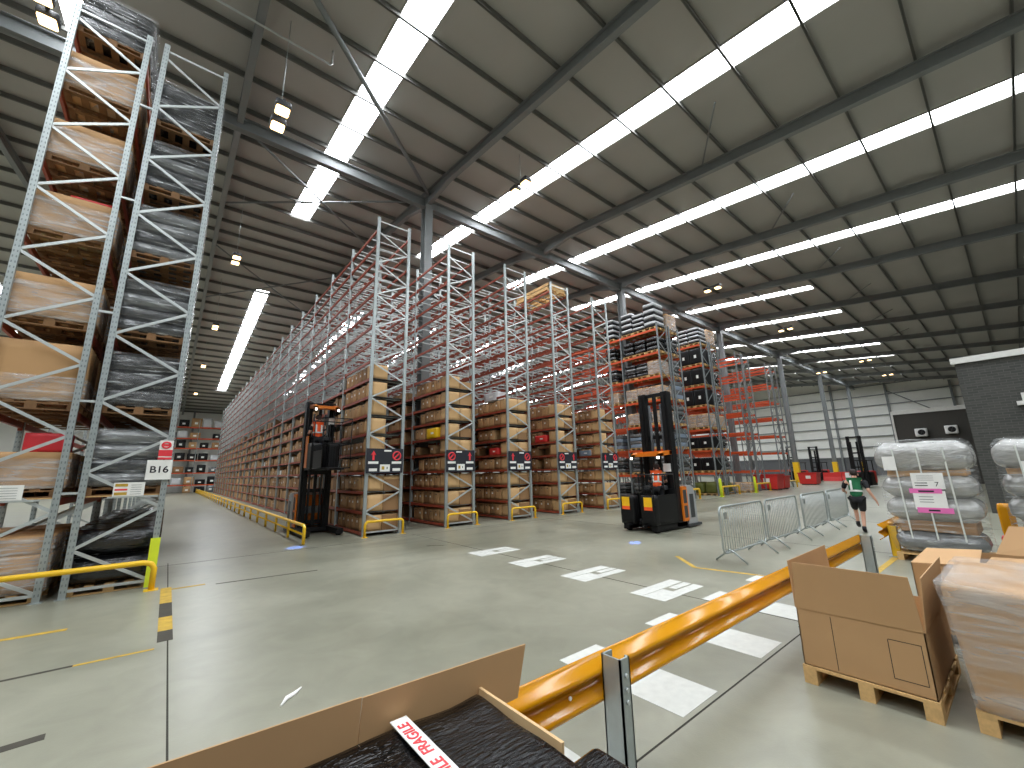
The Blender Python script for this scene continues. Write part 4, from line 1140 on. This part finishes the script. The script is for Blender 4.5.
m_ = MB('pink'); m_.box(-.1, .42, 1.17, -.096, .88, 1.26); m_.box(-.1, .32, .8, -.096, .82, .9); m_.build('pink_band', p2)
m_ = MB('ink'); m_.box(-.104, .53, 1.195, -.1, .75, 1.225); m_.box(-.104, .5, .835, -.1, .66, .865)
for z in (1.1, 1.05, 1.0): m_.box(-.098, .56, z, -.095, .76, z+.008)
m_.build('print', p2)
lab_face('paper_sheet', 'paper', 1.0, 1.2, 1.62, 1.9, -.1)
bs2 = bale_stack(12.6, -.98, 'second clear film wrapped bale stack cut off by right edge', 5)
m_ = MB('pink'); m_.box(-.1, .72, 1.1, -.096, 1.0, 1.2); m_.build('pink_band', bs2)
m_ = MB('paper'); m_.box(-.1, .68, 1.35, -.096, 1.0, 1.75); m_.build('delivery_label', bs2)
# small yellow and red cone-like bollard between the stacks
rt = thing('bollard', 'yellow bollard with red base between the two bale stacks', 'bollard', (14.2, .42, 0))
m_ = MB('amber'); m_.pillow(-.12, -.12, .3, .12, .12, 1.0, .05, 4); m_.build('bollard_post', rt)
m_ = MB('red'); m_.pillow(-.16, -.16, 0, .16, .16, .32, .04, 4); m_.build('base', rt)

# ------------------------------------------------------------------ foreground carton with black wrapped slab
rt = thing('foreground_carton', 'open brown carton in the bottom foreground holding black wrapped slab', 'box', (-.5, .55, 0))
t = .008; X1 = 1.79
b_ = MB('cardfg'); b_.box(0,0,.0,X1,1.28,.01)
for (a0, b0, a1, b1) in ((0,0,t,1.28), (X1-t,0,X1,1.28), (0,0,X1,t), (0,1.28-t,X1,1.28)): b_.box(a0, b0, 0, a1, b1, .78)
b_.build('carton_body', rt)
m_ = MB('cardfg'); m_.plate([(0, 1.285, .78), (1.184, 1.285, .78), (1.2, 1.29, 1.033), (0, 1.29, 1.06)], t); m_.build('flap', rt)
m_ = MB('cardfg'); m_.plate([(1.185, 1.285, .78), (2.0, 1.285, .78), (2.06, 1.285, 1.01), (1.205, 1.29, 1.03)], t); m_.build('flap', rt)
m_ = MB('cardedge'); m_.bar((1.765, 1.275, .875), (1.785, .75, .86), .014, .05)
m_.build('folded_edge', rt)
sl = thing('wrapped_slab', 'flat slab in wrinkled black film with a fragile tape across it', 'package', (-.45, .58, .3))
m_ = MB('blackfg'); m_.pillow(0, 0, 0, 1.69, 1.23, .6, .03, 22, .015, 3); m_.build('film_wrapping', sl)
tp = MB('paper'); ax = (1.36, 1.235, .618); bx = (1.34, .2, .618)
tp.box(1.262, .1, .612, 1.333, 1.232, .616); o = tp.build('fragile_tape', sl)
for i in range(5):
    T = Matrix.Translation((1.296, 1.07-i*.27, .6175)) @ Matrix.Rotation(PI/2, 4, 'Z')
    text_mesh('FRAGILE', .062, 'signred', 'lettering', o, T, bold=.0009)
m_ = MB('blackfg'); m_.pillow(0, 0, 0, .25, .68, .75, .03, 10, .008, 9)
tag(m_.build('wrapped_parcel', None, (1.305, .7, 0)), 'smaller black film wrapped parcel beside the foreground carton', 'package')

# ------------------------------------------------------------------ far right: blockwork room, dark panel with fans, bins, trucks
b = MB('brick'); b.box(24, YF+.05, 0, 24.4, 1.05, 5.75); b.box(24.4, .65, 0, 40, 1.05, 5.75); st(b.build('wall_blockwork'))
b = MB('coping'); b.box(23.9, YF+.05, 5.75, 24.5, 1.15, 5.98); trim(b)
b = MB('coping'); b.box(23.85, -2.2, 3.9, 24.0, -.25, 4.05); trim(b)
b = MB('coping', 'darkpanel'); b.box(23.92, -2.2, 4.05, 23.99, -.4, 4.35); b.cur = 0; trim(b)
b = MB('darkpanel'); b.box(55, 2.2, 0, 55.3, 7.35, 6.6); st(b.build('wall_office'))
b = MB('coping'); b.box(54.9, 2.2, 6.6, 55.4, 7.5, 6.95); b.box(54.9, 7.35, 0, 55.4, 7.5, 6.6); trim(b)
for i, (y, z) in enumerate(((5.55, 4.35), (3.55, 4.45))):
    rt = thing('air_conditioner', 'white outdoor fan unit on dark office wall, %s one' % ('left' if i == 0 else 'right'), 'air conditioner', (54.5, y-.4, z), 0, 'fan units')
    m_ = MB('white'); m_.pillow(0, 0, 0, .45, .85, .75, .04, 4); m_.build('casing', rt)
    m_ = MB('blk'); m_.cyl((-.01, .38, .38), (.02, .38, .38), .26, 20); m_.build('fan_opening', rt)
    m_ = MB('dkgrey')
    for a in range(4): m_.bar((-.03, .38, .38), (-.03, .38+.22*math.cos(a*PI/2+.4), .38+.22*math.sin(a*PI/2+.4)), .02, .09, up=(1,0,0))
    m_.build('fan_blades', rt)
    m_ = MB('galv'); m_.box(.1, .1, -.05, .5, .16, 0); m_.box(.1, .7, -.05, .5, .76, 0); m_.build('bracket', rt)
def bin_(x, y, w, d, h, lab, mt='red'):
    rt = thing('storage_bin', lab, 'bin', (x, y, 0), 0, 'red bins')
    m_ = MB(mt); m_.prism([(0, .1), (d, .1), (d+.1, h), (-.1, h)], 'x', 0, w); m_.build('bin_body', rt)
    m_ = MB(mt); m_.box(-.04, -.16, h-.08, w+.04, d+.16, h); m_.build('rim', rt)
    m_ = MB('dkgrey'); m_.box(.1, .1, 0, .3, d-.1, .1); m_.box(w-.3, .1, 0, w-.1, d-.1, .1); m_.build('runner', rt)
    m_ = MB('label'); m_.box(-.01, d*.3, h*.5, -.002, d*.6, h*.75); m_.build('label_card', rt)
bin_(37.9, 12.8, 1.5, 1.6, 1.25, 'large red bin left, before the empty orange rack')
bin_(39.9, 12.9, 1.2, 1.4, 1.1, 'large red bin right, before the empty orange rack')
bin_(49.5, 13.2, 1.4, 1.4, 1.2, 'red bin standing past the last grey rack column')
for i, (x, y) in enumerate(((33.5, 14.2), (34.2, 13.6))):
    pallet(x-.6, y-.5, 0, 1.2, .9, 'pallet of mixed cartons on floor near third column, %s' % ('rear' if i == 0 else 'front'))
    load('cartons', x-.58, y-.48, .144, 1.1, .84, .6, 'on the floor near the third grey column, %s' % ('rear' if i == 0 else 'front'), None, i, .9)
def reach_truck(x, y, rz, lab, h=4.2):
    r = thing('reach_truck', lab, 'forklift truck', (x, y, 0), rz, 'distant reach trucks')
    m_ = MB('blk'); m_.pillow(-1.4, -.6, .1, .2, .6, 1.25, .06, 4); m_.build('chassis', r)
    m_ = MB('red'); m_.pillow(-1.5, -.62, .3, -.9, .62, 1.35, .08, 4); m_.build('counterweight', r)
    for s in (-1, 1):
        m_ = MB('blk'); m_.box(.35, s*.42-.1, .1, .55, s*.42+.1, h); m_.build('mast_column', r)
        m_ = MB('blk'); m_.box(.58, s*.24-.07, .1, .72, s*.24+.07, h-.5); m_.build('inner_mast', r)
        m_ = MB('dkgrey'); m_.box(.75, s*.28-.06, .08, 1.9, s*.28+.06, .13); m_.build('fork', r)
        m_ = MB('rubber'); m_.cyl((1.0, s*.58-.06, .14), (1.0, s*.58+.06, .14), .14, 12); m_.build('wheel', r)
    m_ = MB('blk')
    for z in (.5, 1.6, 2.8, h-.15): m_.box(.4, -.42, z, .48, .42, z+.12)
    m_.build('mast_crossbar', r)
    m_ = MB('blk')
    for (a, c) in ((-1.2, .5), (-1.2, -.5), (.1, .5), (.1, -.5)): m_.cyl((a, c, 1.2), (a, c, 2.2), .04, 6)
    m_.box(-1.3, -.58, 2.18, .2, .58, 2.25); m_.build('overhead_guard', r)
reach_truck(58, 17.3, rad(170), 'distant black reach truck just right of the fourth grey column')
reach_truck(62.6, 16.3, rad(170), 'second distant black reach truck parked beside the first')
reach_truck(46, 8.9, rad(175), 'distant black and red truck directly beyond the walking person', 4.3)
for i, (x, y, h) in enumerate(((50, 6.9, 1.5), (51.5, 6.3, 1.2))):
    pallet(x, y, 0, 1.2, 1.0, 'distant pallet beside the dark office wall, %s' % ('left' if i == 0 else 'right'))
    load('cartons', x+.02, y+.02, .144, 1.15, .95, h, 'far off beside the dark office wall, %s' % ('left' if i == 0 else 'right'), None, i)
for i, (x, y, mt) in enumerate(((62, 14.8, 'red'), (64, 16.0, 'white'), (66, 14.6, 'red'), (60, 12.2, 'white'))):
    rt = thing('plastic_barrier', 'distant %s water barrier before the end wall, %s' % ('red' if mt == 'red' else 'white', ['leftmost red', 'behind the red ones', 'rightmost red', 'nearest white'][i]), 'barrier', (x, y, 0), PI/2)
    m_ = MB(mt); m_.prism([(-.25, 0), (.25, 0), (.1, .5), (.08, 1.0), (-.08, 1.0), (-.1, .5)], 'x', -.9, .9); m_.build('barrier_body', rt)

# ------------------------------------------------------------------ floodlights hung from the roof
def floodlight(x, y, z, lab, power=0):
    r = thing('floodlight', lab, 'lamp', (x, y, z), 0, 'twin floodlights')
    m_ = MB('galv'); m_.tube([(0, 0, .1), (0, 0, roof(y)+.03-z)], .012, 6); m_.build('hanging_chain', r)
    m_ = MB('dkgrey'); m_.box(-.04, -.5, .05, .04, .5, .1); m_.build('bracket', r)
    for s in (-1, 1):
        m_ = MB('dkgrey'); m_.pillow(-.2, s*.34-.2, -.14, .2, s*.34+.2, .06, .05, 4); h = m_.build('lamp_head', r)
        m_ = MB('lamp'); m_.pillow(-.17, s*.34-.17, -.2, .17, s*.34+.17, -.13, .05, 4); m_.build('lens', h)
    return r
FLS = [(1.27, 11.7, 12.05, 'twin floodlight hanging above the left racks, nearest bright pair'), (1.4, 24.0, 13.1, 'twin floodlight second along the rail aisle'), (1.4, 36.5, 13.1, 'twin floodlight third along the rail aisle'),
       (1.4, 50, 13.0, 'twin floodlight fourth along the rail aisle'), (1.4, 63, 12.3, 'twin floodlight farthest along the rail aisle'), (-3.6, 12.9, 13.1, 'twin floodlight at the top left corner above leftmost rack'),
       (10.2, 11.5, 13.9, 'twin floodlight hanging before the first wide skylight'), (26.5, 11.0, 13.6, 'twin floodlight hanging over the order picker area'), (40, 11, 13.6, 'twin floodlight before the third grey column'),
       (58, 9, 13.2, 'twin floodlight far right above the walking person'), (70, 9, 13.2, 'twin floodlight nearest the white end wall'), (62, 14, 13.4, 'twin floodlight beside the far columns')]
for f in FLS: floodlight(*f)
# conduit run with a hook under the left rafters
m_ = MB('galv2'); m_.tube([(-6, 11.7, roof(11.7)-.75), (1.5, 11.7, roof(11.7)-.75), (2.45, 11.7, roof(11.7)-.75), (2.5, 11.7, roof(11.7)-.7), (2.5, 11.7, roof(11.7)-.2)], .03, 8); st(m_.build('roof_conduit'))
